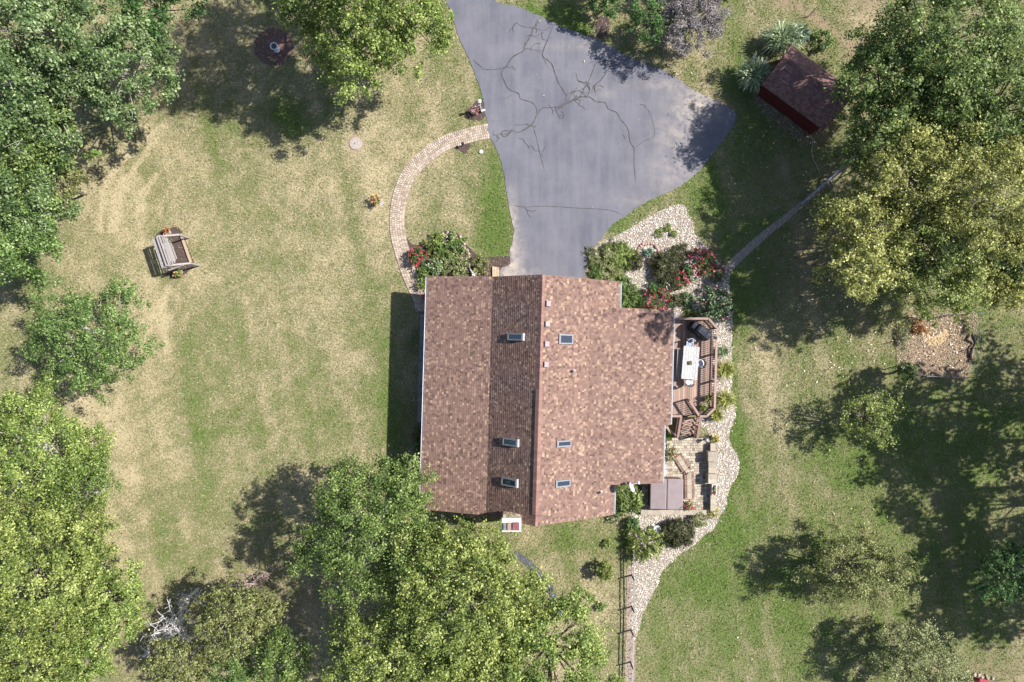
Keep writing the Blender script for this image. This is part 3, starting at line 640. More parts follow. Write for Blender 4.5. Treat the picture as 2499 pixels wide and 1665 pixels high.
    # chimney
    st = pmat('chimney core', (.12, .1, .085), None, 9, .9, .2); zt = 6.3
    x0, x1 = (1226 - CX) * 37.7 / F, (1271 - CX) * 37.7 / F; y1, y0 = -9.80, -10.5
    ch = MB().box(((x0 + x1) / 2, (y0 + y1) / 2, (zt - .12) / 2), (x1 - x0 - .14, y1 - y0 - .14, zt - .12)).build('chimney', st, hs)
    sm = tmat('chimney fieldstone', [(0, (.2, .15, .1)), (.5, (.42, .34, .23)), (1, (.6, .52, .4))])
    mb = MB(); z = .1
    while z < zt - .2:
        hh = random.uniform(.09, .15)
        for (ax, ay, bx, by) in ((x0, y1 - .03, x1, y1 - .03), (x1 - .03, y1, x1 - .03, y0), (x1, y0 + .03, x0, y0 + .03), (x0 + .03, y0, x0 + .03, y1)):
            L = math.hypot(bx - ax, by - ay); t = .03
            while t < L - .08:
                q = min(random.uniform(.14, .3), L - t); c = (t + q / 2) / L
                mb.box((ax + (bx - ax) * c, ay + (by - ay) * c, z + hh / 2), ((q - .02) if abs(by - ay) < .01 else .09 + random.uniform(-.03, .03), (q - .02) if abs(bx - ax) < .01 else .09 + random.uniform(-.03, .03), hh - .02), tint=random.random()); t += q
        z += hh
    o = mb.build('fieldstone', sm, ch); o['kind'] = 'stuff'
    MB().box(((x0 + x1) / 2, (y0 + y1) / 2 - .01, zt - .05), (x1 - x0 + .05, y1 - y0 + .06, .1)).build('crown_slab', pmat('white chimney slab', (.55, .53, .5), (.44, .42, .4), 5, .8, .1), ch)
    for cx, sx, cy, sy, cm, hh in ((1259, 16, 1286, 18, (.19, .065, .08), .3), (1243, 9, 1286, 18, (.3, .2, .17), .26), (1232, 7, 1286, 18, (.15, .17, .18), .2)):
        p = P(cx, cy, zt + hh); D = H - zt - hh
        m = MB(); m.box((p.x, p.y, zt + hh / 2 - .02), (sx * D / F * .85, sy * D / F * .85, hh - .05)); m.box((p.x, p.y, zt + hh - .02), (sx * D / F, sy * D / F, .035), Rm=Matrix.Rotation(.06, 3, 'Y'))
        m.build('flue_cap', pmat('flue metal %d' % cx, cm, None, 5, .6, .1), ch)
    # satellite dish at the south-east corner of the wing
    b = P(1524, 1176, 3.3); b.z = WE((b.x * ca - b.y * sa))[1]
    gm = pmat('grey dish metal', (.42, .47, .54), None, 5, .45, 0); dm = pmat('pale dish arm', (.6, .56, .55), None, 5, .6, 0)
    pole = MB().tube([b, b + Vector((.03, -.02, .3)), b + Vector((.16, -.08, .5))], .028, 8).build('satellite_dish', dm, hs)
    d = MB(Matrix.Translation(b + Vector((.3, -.2, .5))) @ Vector((.75, .42, .42)).to_track_quat('Z', 'Y').to_matrix().to_4x4()); d.lathe((0, 0, 0), [(.02, -.05), (.16, -.03), (.3, .03), (.3, .045), (.16, -.01), (.01, -.03)], 20); d.build('reflector', gm, pole, True)
    a = b + Vector((.24, -.08, .42)); a2 = b + Vector((.72, .1, .52))
    MB().tube([a, a2], .022, 6).box(a2 + Vector((.02, 0, .03)), (.1, .17, .09)).build('feed_arm', dm, pole)
    # garage door, front door, windows
    gw = pmat('garage door paint', (.6, .55, .48), None, 5, .6, .05); glass = pmat('window glass', (.03, .04, .05), None, 5, .1, 0, spec=.6)
    gd = MB(HMAT).box((2.1, 3.43, 1.08), (4.9, .05, 2.16)).build('garage_door', gw, hs)
    for r in range(4):
        for c in range(8): MB(HMAT).box((2.1 - 2.14 + c * .611, 3.46, .28 + r * .53), (.5, .02, .42)).build('door_panel', gw, gd)
    fd = MB(HMAT).box((-3.23, -.6, 1.35), (.05, .95, 2.0)).build('front_door', pmat('red brown door', (.16, .05, .035), None, 4, .5, .05), hs)
    MB(HMAT).lathe((-3.28, -.25, 1.3), [(.0, -.03), (.035, -.02), (.035, .02), (.0, .03)], 8).build('handle', gm, fd)
    def win(u, v, z, wd, hh, ax):
        sz = (.06, wd, hh) if ax == 'u' else (wd, .06, hh); s2 = (.08, wd - .12, hh - .12) if ax == 'u' else (wd - .12, .08, hh - .12)
        o = MB(HMAT).box((u, v, z), sz).build('window', WHITE, hs); MB(HMAT).box((u, v, z), s2).build('pane', glass, o)
    for v in (-2.4, -4.2, -7.0, -8.8): win(-3.225, v, 1.6, 1.2, 1.3, 'u')
    for u in (-1.8, 3.2): win(u, -9.925, 1.6, 1.3, 1.2, 'v')
    win(9.275, -.6, 1.95, 2.0, 1.6, 'u'); win(9.275, -3.0, 1.95, 1.6, 1.7, 'u'); win(8.975, -6.6, 1.4, 1.4, 1.2, 'u'); win(1.6, -9.925, 4.2, 1.2, 1.0, 'v'); win(1.6, 3.425, 4.3, 1.2, 1.0, 'v')
house()

def front_porch():
    z = .35; root = thing('front_porch', 'narrow weathered grey board porch along the west eave of the house', 'porch', U(-4.5, -1.9))
    bm_ = pmat('weathered grey boards', (.27, .255, .25), (.17, .16, .16), 8, .85, .4, 40, objvar=.2, st=(2, 18, 8))
    me = MB().box((0, 0, 0), (2.72, .128, .03)).build('board', bm_); d = me.data; bpy.data.objects.remove(me)
    v = -5.3
    while v < 1.55:
        inst('board', d, root, U(-4.55 + random.uniform(-.008, .008), v, z - .015 + random.uniform(-.002, .002)), (0, 0, -R(1.65))); v += .138
    MB(HMAT).box((-4.55, -1.88, z - .12), (2.6, 6.7, .14)).build('joist_frame', DARKW, root)
    for v in (-5.2, -2.9, -.6, 1.45): MB(HMAT).box((-4.98, v, 1.6), (.11, .11, 2.45)).build('post', WHITE, root)
front_porch()

# ------------------------------------------------------------ deck
RAILW = pmat('faded red brown rail', (.33, .235, .20), (.24, .155, .13), 7, .8, .3, 40, objvar=.12, st=(6, 6, 6))
DECKW = pmat('stained deck board', (.38, .27, .215), (.20, .13, .105), 6, .8, .4, 40, objvar=.34, st=(22, 1.5, 8))
BALW = pmat('brown baluster', (.23, .14, .11), (.16, .09, .07), 7, .8, .2, 40)
DZ = .9
def deck():
    root = thing('deck', 'raised reddish brown board deck with clipped corners and baluster railing beside the house', 'deck', P(1690, 900, 0))
    zt = DZ + .9
    A, B, Cc, D, E, Fp = [P(a, b, zt) for a, b in ((1641, 777), (1730, 778), (1750, 801), (1744.5, 997), (1724.5, 1016.5), (1708, 1016))]
    G, Fi = P(1683.5, 978, zt), P(1706, 1014, zt); I, J = P(1634, 1016, zt), P(1663.5, 1016, zt)
    x0, x1 = P(1625, 900, DZ).x, (Cc.x + D.x) / 2 + .05
    def ylim(x):
        top = A.y + .05; bot = Fp.y - .05
        if x > B.x: top = B.y + (Cc.y - B.y) * (x - B.x) / (Cc.x - B.x) + .05
        if x > E.x: bot = E.y + (D.y - E.y) * (x - E.x) / (D.x - E.x) - .05
        return bot, top
    x = x0
    while x < x1:
        b, t = ylim(x)
        o = MB().box((0, 0, 0), (.132, 1, .035)).build('board', DECKW); o.parent = root; o.location = Vector((x, (b + t) / 2, DZ - .018 + random.uniform(-.002, .002))) - wloc(root); o.scale = (1, t - b, 1); o.rotation_euler = (0, 0, 0)
        x += .142
    fr = MB(); fr.prism([(x0, A.y), (B.x, A.y), (x1 - .1, Cc.y), (x1 - .1, D.y), (E.x, Fp.y), (x0, Fp.y)], DZ - .25, DZ - .04)
    fr.build('deck_frame', pmat('deck frame', (.13, .08, .06), None, 5, .85, .2), root)
    for px, py in ((1650, 790), (1738, 800), (1738, 900), (1738, 990), (1660, 1005)):
        p = P(px, py, 0); MB().box((p.x, p.y, (DZ - .25) / 2), (.14, .14, DZ - .25)).build('support_post', BALW, root)
    bal = MB().box((0, 0, 0), (.036, .036, 1)).build('baluster', BALW); bd = bal.data; bpy.data.objects.remove(bal)
    def rail(segs, base=DZ, hh=.9, step=.128):
        a, b = segs; r = MB().bar(a + Vector((0, 0, -.02)), b + Vector((0, 0, -.02)), .135, .04).build('railing', RAILW, root)
        d = (b - a); L = Vector((d.x, d.y)).length; dn = d / d.length
        off = Vector((0, 0, -.075)); MB().bar(a + off, b + off, .04, .085).build('top_rail', BALW, r)
        off = Vector((0, 0, -hh + .1)); MB().bar(a + off, b + off, .04, .085).build('bottom_rail', BALW, r)
        n = int(L / step); ang = math.atan2(d.y, d.x)
        for k in range(1, n):
            p = a + d * (k / n)
            inst('baluster', bd, r, (p.x, p.y, p.z - .12 - (hh - .26) / 2), (0, 0, ang), (1, 1, hh - .2))
        for k in range(int(L / 1.7) + 2):
            t = min(1, k / max(1, int(L / 1.7) + 1)); p = a + d * t
            MB().box((p.x, p.y, p.z - .045 - hh / 2), (.09, .09, hh + .02), rz=ang).build('post', BALW, r)
    for sg in ((A, B), (B, Cc), (Cc, D), (D, E), (E, Fp), (G, Fi), (I, J)): rail(sg)
    # stairs down to the patio
    n = 4; ys = P(1680, 1019, DZ).y; xl, xr = P(1659, 1040, .5).x, P(1705, 1040, .5).x
    for k in range(n):
        z = DZ - (k + 1) * .165; y = ys - .14 - k * .29
        sl = -.0075
        for q in (0, 1):
            MB().box(((xl + xr) / 2 - k * .03, y + .07 - q * .145, z), (xr - xl, .135, .036)).build('stair_tread', DECKW, root)
    for x in (xl - .02, xr + .02):
        MB().bar((x, ys, DZ - .2), (x - .1, ys - 1.3, .12), .045, .22).build('stringer', BALW, root)
    for (ta, tb) in (((1662.5, 1018, zt), (1654.5, 1068, zt - .72)), ((1709.5, 1018, zt), (1702.5, 1069, zt - .72))):
        rail((P(*ta), P(*tb)), step=.12)
    rail((P(1626, 1042, .95), P(1649, 1064, .85)), step=.11, hh=.8)
    return root
deck()

def grp_loc(px, py, z): return P(px, py, z)
def grill():
    c = P(1708, 808, DZ + .5); c.z = DZ; root = thing('covered_grill', 'barbecue grill under a black fabric cover in the deck corner', 'grill', c)
    m = pmat('black grill cover', (.007, .010, .018), (.012, .016, .026), 6, .6, .5, 9, spec=.3)
    ang = R(-38); M = Matrix.Translation(c) @ Matrix.Rotation(ang, 4, 'Z'); mb = MB(M)
    # cross sections along the length: (x, half depth, height)
    secs = [(-.70, .20, .82), (-.64, .27, .90), (-.40, .29, .92), (-.34, .31, 1.12), (-.2, .30, 1.18), (.22, .30, 1.18), (.36, .31, 1.1), (.42, .29, .92), (.64, .27, .9), (.70, .19, .8)]
    n = 9; vs = []
    for x, d, h in secs:
        for y, z in ((-d * 1.05, .06), (-d, h * .7), (-d * .96, h * .92), (-d * .7, h), (0, h + .015), (d * .7, h), (d * .96, h * .92), (d, h * .7), (d * 1.05, .06)):
            vs.append((x + random.uniform(-.012, .012), y + random.uniform(-.012, .012), z + (random.uniform(-.012, .012) if z > .1 else 0)))
    fs = [(i * n + k + 1, i * n + k, (i + 1) * n + k, (i + 1) * n + k + 1) for i in range(len(secs) - 1) for k in range(n - 1)] + [tuple(range(n)), tuple(range(len(vs) - 1, len(vs) - n - 1, -1))]
    mb.add(vs, fs); mb.build('cover', m, root)
    MB(M).box((-.02, -.31, .9), (.2, .012, .06), Rm=Matrix.Rotation(.3, 3, 'X')).build('logo_tag', pmat('white logo tag', (.75, .75, .75), None, 9, .6, 0), root)
    MB(M).box((0, 0, .05), (1.2, .4, .1)).build('base', DARKW, root)
grill()
def dining():
    zt = DZ + .74; pl = pmat('whitewashed table plank', (.50, .485, .475), (.22, .21, .21), 5, .8, .3, 40, objvar=.06, st=(14, 3, 8), lo=.4, hi=.62)
    cs = [P(a, b, zt) for a, b in ((1668, 845), (1707, 846.5), (1702, 926.7), (1663.7, 925.7))]
    c = sum(cs, Vector()) / 4; L = ((cs[0] - cs[3]).length + (cs[1] - cs[2]).length) / 2; W = (cs[1] - cs[0]).length; ang = math.atan2((cs[1] - cs[0]).y, (cs[1] - cs[0]).x) - .04
    root = thing('picnic_table', 'long whitewashed plank table on the deck', 'table', (c.x, c.y, DZ)); M = Matrix.Translation((c.x, c.y, 0)) @ Matrix.Rotation(ang, 4, 'Z')
    for k in range(6): MB(M).box((-W / 2 + (k + .5) * W / 6, 0, zt - .02), (W / 6 - .008, L, .04)).build('plank', pl, root)
    for y in (-L / 2 + .2, L / 2 - .2):
        for x in (-W / 2 + .12, W / 2 - .12): MB(M).box((x, y, DZ + .35), (.09, .09, .7)).build('leg', pl, root)
        MB(M).box((0, y, zt - .085), (W - .1, .06, .08)).build('apron', pl, root)
    bm_ = pmat('grey bench plank', (.30, .29, .28), (.2, .19, .185), 6, .85, .3, 40, objvar=.1, st=(14, 3, 8))
    a, b = P(1659.5, 853, DZ + .45), P(1656.5, 920, DZ + .45)
    rb = thing('bench', 'grey plank bench between the table and the house', 'bench', ((a.x + b.x) / 2, (a.y + b.y) / 2, DZ))
    q = math.atan2((a - b).y, (a - b).x) - math.pi / 2; M2 = Matrix.Translation(((a.x + b.x) / 2, (a.y + b.y) / 2, 0)) @ Matrix.Rotation(q, 4, 'Z'); Lb = (a - b).length
    for k in (-1, 0, 1): MB(M2).box((k * .105, 0, DZ + .43), (.097, Lb, .04)).build('plank', bm_, rb)
    for y in (-Lb / 2 + .2, Lb / 2 - .2): MB(M2).box((0, y, DZ + .2), (.28, .07, .41)).build('leg', bm_, rb)
    # chairs
    fm = pmat('dark chair frame', (.05, .052, .058), None, 6, .5, 0); wm = pmat('white seat cushion', (.72, .73, .75), (.6, .61, .64), 7, .85, .15); blm = pmat('blue grey cushion', (.16, .20, .29), (.36, .39, .45), 11, .85, .2)
    def chair(px, py, face, seat, label, sq=False):
        p = P(px, py, DZ + .45); r = thing('chair', label, 'chair', (p.x, p.y, DZ), 'chairs around the deck table')
        M = Matrix.Translation((p.x, p.y, DZ)) @ Matrix.Rotation(face, 4, 'Z')
        sm = MB(M)
        if sq: sm.box((0, 0, .45), (.46, .46, .07))
        else: sm.lathe((0, 0, 0), [(.05, .40), (.22, .41), (.25, .45), (.23, .49), (.05, .50)], 18)
        sm.build('seat', seat, r, not sq)
        pts = [(.27 * math.cos(t), .27 * math.sin(t), .72) for t in np.linspace(R(120), R(240), 9)]
        bk = MB(M)
        for a_, b_ in zip(pts[:-1], pts[1:]): bk.bar(a_, b_, .03, .28)
        bk.build('backrest', wm if sq else fm, r)
        MB(M).tube([(.29 * math.cos(t), .29 * math.sin(t), .66 if abs(t - math.pi) > 1 else .86) for t in np.linspace(R(60), R(300), 16)], .016, 6).build('armrest', fm, r)
        for x, y in ((.19, .19), (.19, -.19), (-.2, .19), (-.2, -.19)): MB(M).tube([(x * 1.15, y * 1.15, 0), (x, y, .42)], .016, 6).build('leg', fm, r)
    chair(1684, 837, R(-100), blm, 'chair with a blue grey cushion at the north end of the deck table', True)
    chair(1708, 887, R(180), wm, 'white seated round chair on the east side of the deck table')
    chair(1681, 932, R(90), wm, 'white seated round chair at the south end of the deck table')
    t = P(1684, 886, zt + .1); rt = thing('table_planter', 'small dark tray holding a yellow green plant on the deck table', 'planter', (t.x, t.y, zt))
    MB(Matrix.Translation((t.x, t.y, zt))).box((0, 0, .03), (.24, .2, .06), taper=1.1).build('tray', fm, rt)
    return rt, (t.x + .03, t.y, zt + .06)
RT, TP = dining()
def feeder():
    p = P(1748.5, 824, DZ + 1.15); r = thing('bird_feeder', 'round grey feeder on a pole clamped to the deck railing corner', 'bird feeder', (p.x, p.y, DZ + .9))
    m = pmat('grey feeder metal', (.27, .24, .23), None, 7, .6, 0)
    MB().tube([(p.x, p.y, DZ + .9), (p.x, p.y, DZ + 1.12)], .02, 8).build('pole', BALW, r)
    MB().lathe((p.x, p.y, DZ + 1.08), [(.15, 0), (.155, .02), (.12, .06), (.05, .1), (.05, .12), (.0, .125)], 18).build('roof', m, r, True)
    MB().lathe((p.x, p.y, DZ + 1.2), [(.03, 0), (.035, .02), (.02, .04)], 8).build('knob', pmat('dark knob', (.03, .03, .03)), r)
feeder()

# ------------------------------------------------------------ patio walls, hot tub, planters
CAPM = pmat('wall cap stone', (.35, .305, .245), (.26, .225, .18), 8, .9, .35, 50, objvar=.13)
WALLB = tmat('wall block', [(0, (.24, .2, .16)), (1, (.4, .35, .28))])
def seat_wall(label, a, b, hh, wd, cat='wall', n=None):
    a, b = P(*a, hh), P(*b, hh); a = Vector((a.x, a.y)); b = Vector((b.x, b.y)); L = (b - a).length; ang = math.atan2((b - a).y, (b - a).x); c = (a + b) / 2
    r = thing('garden_wall', label, cat, (c.x, c.y, 0), 'block walls round the patio'); M = Matrix.Translation((c.x, c.y, 0)) @ Matrix.Rotation(ang, 4, 'Z')
    mb = MB(M); rows = max(2, round((hh - .06) / .14)); rh = (hh - .06) / rows
    for i in range(rows):
        x = -L / 2; 
        while x < L / 2 - .02:
            q = min(random.uniform(.2, .34), L / 2 - x); mb.box((x + q / 2, 0, rh * (i + .5)), (q - .008, wd - .06 + random.uniform(-.012, .012), rh - .006), tint=random.random()); x += q
    o = mb.build('block', WALLB, r); o['kind'] = 'stuff'
    n = n or max(1, round(L / .42))
    for k in range(n): MB(M).box((-L / 2 + (k + .5) * L / n, random.uniform(-.006, .006), hh - .03), (L / n - .008, wd, .06)).build('cap_stone', CAPM, r)
    return r
seat_wall('short block wall above the north pillar, by the lantern', (1740, 1082), (1740, 1101), .5, .32)
seat_wall('north square block pillar of the patio bar', (1740, 1103), (1740, 1127), .8, .6, 'pillar', 2)
seat_wall('wide low block counter between the two patio pillars', (1739, 1128), (1739, 1155), .62, .5, 'counter', 2)
seat_wall('south square block pillar of the patio bar', (1739, 1157), (1739, 1181), .8, .52, 'pillar', 2)
seat_wall('long block wall south of the pillars under the white flower trough', (1741, 1182), (1740.5, 1247), .5, .33)
seat_wall('low grey block wall along the south side of the hot tub', (1564, 1251), (1724, 1251), .35, .3)
def hot_tub():
    zt = .98; p0, p1 = P(1586.5, 1169, zt), P(1668, 1244, zt); c = (p0 + p1) / 2; sx, sy = p1.x - p0.x, p0.y - p1.y
    r = thing('hot_tub', 'square hot tub under a folding taupe cover at the house corner', 'hot tub', (c.x, c.y, .05))
    M = Matrix.Translation((c.x, c.y, 0)) @ Matrix.Rotation(R(-1), 4, 'Z')
    MB(M).box((0, 0, .43), (sx - .1, sy - .1, .80)).build('cabinet', pmat('red brown tub cabinet', (.13, .06, .045), None, 5, .6, .1, st=(20, 20, 1)), r)
    cm = pmat('taupe vinyl cover', (.215, .175, .178), (.19, .152, .155), 3, .42, .05, 30, spec=.4)
    for s in (-1, 1):
        m = MB(M); a = sx / 4 - .012
        vs = []
        for (z, k) in ((.84, .0), (.93, .0), (.955, .02), (.97, .06)):
            for dx, dy in ((-1, -1), (1, -1), (1, 1), (-1, 1)):
                vs.append((s * sx / 4 + dx * (a - k), dy * (sy / 2 - k), z + (.025 if dx * s < 0 and z > .9 else 0)))
        m.add(vs, [(3, 2, 1, 0), (12, 13, 14, 15)] + [(i * 4 + k, i * 4 + (k + 1) % 4, i * 4 + 4 + (k + 1) % 4, i * 4 + 4 + k) for i in range(3) for k in range(4)]); m.build('cover_half', cm, r)
    MB(M).box((sx / 2 - .14, -sy / 2 + .13, .9905), (.26, .07, .004), rz=R(40)).build('corner_strap', pmat('grey strap', (.12, .12, .13)), r)
    for s in (-1, 1): MB(M).box((s * sx * .25, sy / 2 - .02, .8), (.1, .1, .03)).build('hinge_strap', DARKW, r)
    q = P(1622, 1156, .5); t = thing('tub_steps', 'small grey plastic step block beside the hot tub', 'steps', (q.x, q.y, .07)); gm = pmat('grey plastic step', (.4, .38, .38), None, 6, .6, .05)
    MB().box((q.x, q.y + .1, .3), (.34, .3, .4)).build('upper_step', gm, t); MB().box((q.x, q.y + .4, .2), (.34, .28, .24)).build('lower_step', gm, t)
hot_tub()
def trough():
    c = P(1743, 1195.5, .68); r = thing('flower_trough', 'white rectangular trough of red flowers on the patio wall', 'planter', (c.x, c.y, .5)); wm = pmat('white trough plastic', (.75, .75, .74))
    m = MB()
    for dx, dy, sx, sy in ((-.12, 0, .03, .66), (.12, 0, .03, .66), (0, .315, .21, .03), (0, -.315, .21, .03)): m.box((c.x + dx, c.y + dy, .6), (sx, sy, .2))
    m.build('box', wm, r); MB().box((c.x, c.y, .63), (.205, .595, .04)).build('soil', MULCH, r)
    return r, c
TR, TC = trough()
def lantern():
    p = P(1724, 1074.5, .5); r = thing('lantern', 'silver round garden lantern at the foot of the deck stairs', 'lantern', (p.x, p.y, .07)); m = pmat('silver lantern metal', (.55, .57, .6), None, 5, .35, 0, metal=.6); d = pmat('black lantern frame', (.03, .03, .035))
    MB().lathe((p.x, p.y, .07), [(.1, 0), (.1, .03), (.03, .04), (.03, .3)], 12).build('base', d, r); MB().lathe((p.x, p.y, .37), [(.09, 0), (.1, .18), (.14, .19), (.06, .28), (.02, .3)], 14).build('hood', m, r, True)
lantern()

# ------------------------------------------------------------ shed
def shed():
    a = P(1859, 206.3, 1.7); b = P(2005, 313.5, 1.7); e1 = Vector((b.x - a.x, b.y - a.y)).normalized(); L = math.hypot(b.x - a.x, b.y - a.y) + .1; e2 = Vector((-e1.y, e1.x))
    ang = math.atan2(e1.y, e1.x); M = Matrix.Translation((a.x, a.y, 0)) @ Matrix.Rotation(ang, 4, 'Z'); MR = M @ Matrix(((0, 1, 0, 0), (1, 0, 0, 0), (0, 0, 1, 0), (0, 0, 0, 1)))
    W = 3.05; r = thing('shed', 'dark red garden shed with a brown shingled barn roof', 'shed', M @ Vector((L / 2, W / 2, 0)))
    prof = [(0, 1.7), (.52, 2.42), (W / 2, 2.95), (W - .52, 2.42), (W, 1.7)]
    rw = pmat('dark red shed boards', (.085, .011, .011), (.06, .008, .008), 4, .75, .3, 30, st=(14, 14, .6))
    w = MB(M); ins = .14; k = len(prof)
    pp = [(ins, 0), (W - ins, 0), (W - ins, 1.78), (W - .55, 2.33), (W / 2, 2.85), (.55, 2.33), (ins, 1.78)]; n = len(pp)
    vs = [(.12, y, z) for y, z in pp] + [(L - .12, y, z) for y, z in pp]
    w.add(vs, [tuple(range(n - 1, -1, -1)), tuple(range(n, 2 * n))] + [(i, (i + 1) % n, (i + 1) % n + n, i + n) for i in range(n)]); wall = w.build('wall', rw, r)
    bt = MB(M); 
    x = .3
    while x < L - .2: bt.box((x, ins - .012, .86), (.03, .024, 1.68)); x += .3
    o = bt.build('batten', rw, wall); o['kind'] = 'stuff'
    rb = MB(M)
    for (y0, z0), (y1, z1) in zip(prof[:-1], prof[1:]):
        q = [(0, y0, z0), (L, y0, z0), (L, y1, z1), (0, y1, z1)]; rb.add(q + [(p[0], p[1], p[2] - .07) for p in q], [(0, 1, 2, 3), (7, 6, 5, 4), (0, 4, 5, 1), (1, 5, 6, 2), (2, 6, 7, 3), (3, 7, 4, 0)])
    roof = rb.build('roof', DARKW, r)
    sm = tmat('shed shingles', [(0, (.12, .066, .063)), (.5, (.17, .095, .09)), (1, (.22, .128, .118))], rough=.9, namt=.35, bump=.4)
    rnd = lambda: random.random()
    for hi, lo in ((prof[1], prof[0]), (prof[2], prof[1]), (prof[2], prof[3]), (prof[3], prof[4])):
        shingle_slope('shingles', sm, roof, hi, lo, -.02, L + .02, expo=.13, M=MR, tl=(.13, .2), th=(.010, .014), tintf=rnd)
    for x in (-.03, L + .03):
        f = MB(M)
        for (y0, z0), (y1, z1) in zip(prof[:-1], prof[1:]): f.bar((x, y0, z0 - .07), (x, y1, z1 - .07), .03, .12)
        f.build('rake_trim', rw, r)
    d = MB(M).box((.10, W / 2, .98), (.04, 1.5, 1.85)).build('door', pmat('shed door red', (.14, .012, .012), None, 5, .7, .2), r)
    MB(M).box((.07, W / 2 + .1, 1.0), (.03, .04, .18)).build('handle', DARKW, d)
    s = MB(); c = P(1850, 141, .03); s.prism(smooth([tuple(P(q, w_)[:2]) for q, w_ in ((1832, 148), (1842, 136), (1875, 154), (1868, 176), (1852, 172))], 2), -.02, .06); o = s.build('stone_slab', pmat('mottled concrete slab', (.42, .40, .37), (.2, .19, .18), 9, .9, .3), None)
    tag(o, 'mottled pale slab on the ground at the shed door between the ornamental grasses', 'slab')
shed()

# ------------------------------------------------------------ foliage
LM = dict(
    oak=leafmat('oak leaves', (.030, .060, .016), (.10, .16, .048), (.34, .41, .20), spec=.35, rough=.5),
    dark=leafmat('dark green leaves', (0.021, 0.052, 0.014), (0.061, 0.133, 0.032), (0.150, 0.255, 0.075)),
    green=leafmat('mid green leaves', (.024, .050, .010), (.10, .16, .032), (.33, .39, .13)),
    lawnt=leafmat('apple green leaves', (.026, .058, .012), (.10, .17, .038), (.30, .39, .14)),
    lime=leafmat('lime green leaves', (.032, .066, .010), (.155, .22, .042), (.44, .50, .17)),
    yellow=leafmat('yellow green leaves', (.034, .058, .010), (.165, .212, .042), (.43, .47, .16)),
    gold=leafmat('golden fading leaves', (.055, .062, .012), (.245, .262, .055), (.57, .57, .23)),
    olive=leafmat('olive leaves', (.04, .05, .014), (.15, .17, .05), (.36, .37, .16)),
    pale=leafmat('pale green leaves', (.055, .07, .025), (.20, .225, .085), (.44, .45, .24)),
    glossy=leafmat('glossy dark leaves', (.02, .05, .014), (.06, .12, .035), (.20, .29, .13), spec=.6, rough=.4),
    grey=leafmat('grey purple twigs', (.09, .075, .075), (.19, .165, .165), (.33, .30, .30), tr=.05),
    blade=leafmat('striped grass blades', (.07, .11, .045), (.22, .29, .14), (.55, .60, .42)),
    yblade=leafmat('yellow grass blades', (.08, .10, .015), (.22, .24, .05), (.44, .45, .15)),
    iris=leafmat('blue green blades', (.06, .12, .08), (.15, .24, .17), (.32, .42, .32)),
    brown=leafmat('dark olive bronze leaves', (.022, .028, .009), (.058, .066, .022), (.14, .145, .055)),
    rust=leafmat('rusty leaves', (.09, .03, .012), (.24, .10, .035), (.38, .21, .09)),
    red=leafmat('red petals', (.20, .004, .014), (.38, .012, .04), (.52, .06, .11), tr=.15),
    crimson=leafmat('crimson petals', (.16, .007, .03), (.31, .022, .085), (.47, .11, .19), tr=.15),
    pink=leafmat('pink petals', (.42, .12, .17), (.6, .27, .31), (.75, .52, .54), tr=.15),
    white=leafmat('white petals', (.5, .46, .44), (.66, .62, .6), (.8, .78, .75), tr=.15),
    orange=leafmat('orange petals', (.30, .06, .03), (.44, .15, .06), (.55, .32, .15), tr=.15),
    yflow=leafmat('yellow petals', (.4, .26, .05), (.6, .44, .12), (.72, .6, .3), tr=.15),
)
BARK = pmat('grey brown bark', (.17, .145, .125), (.08, .065, .055), 7, .95, .7, 25)
PALEB = pmat('pale grey bark', (.40, .37, .345), (.24, .22, .2), 7, .95, .5, 25)
DEADW = pmat('bleached dead wood', (.58, .56, .54), (.38, .36, .35), 9, .9, .4, 30)

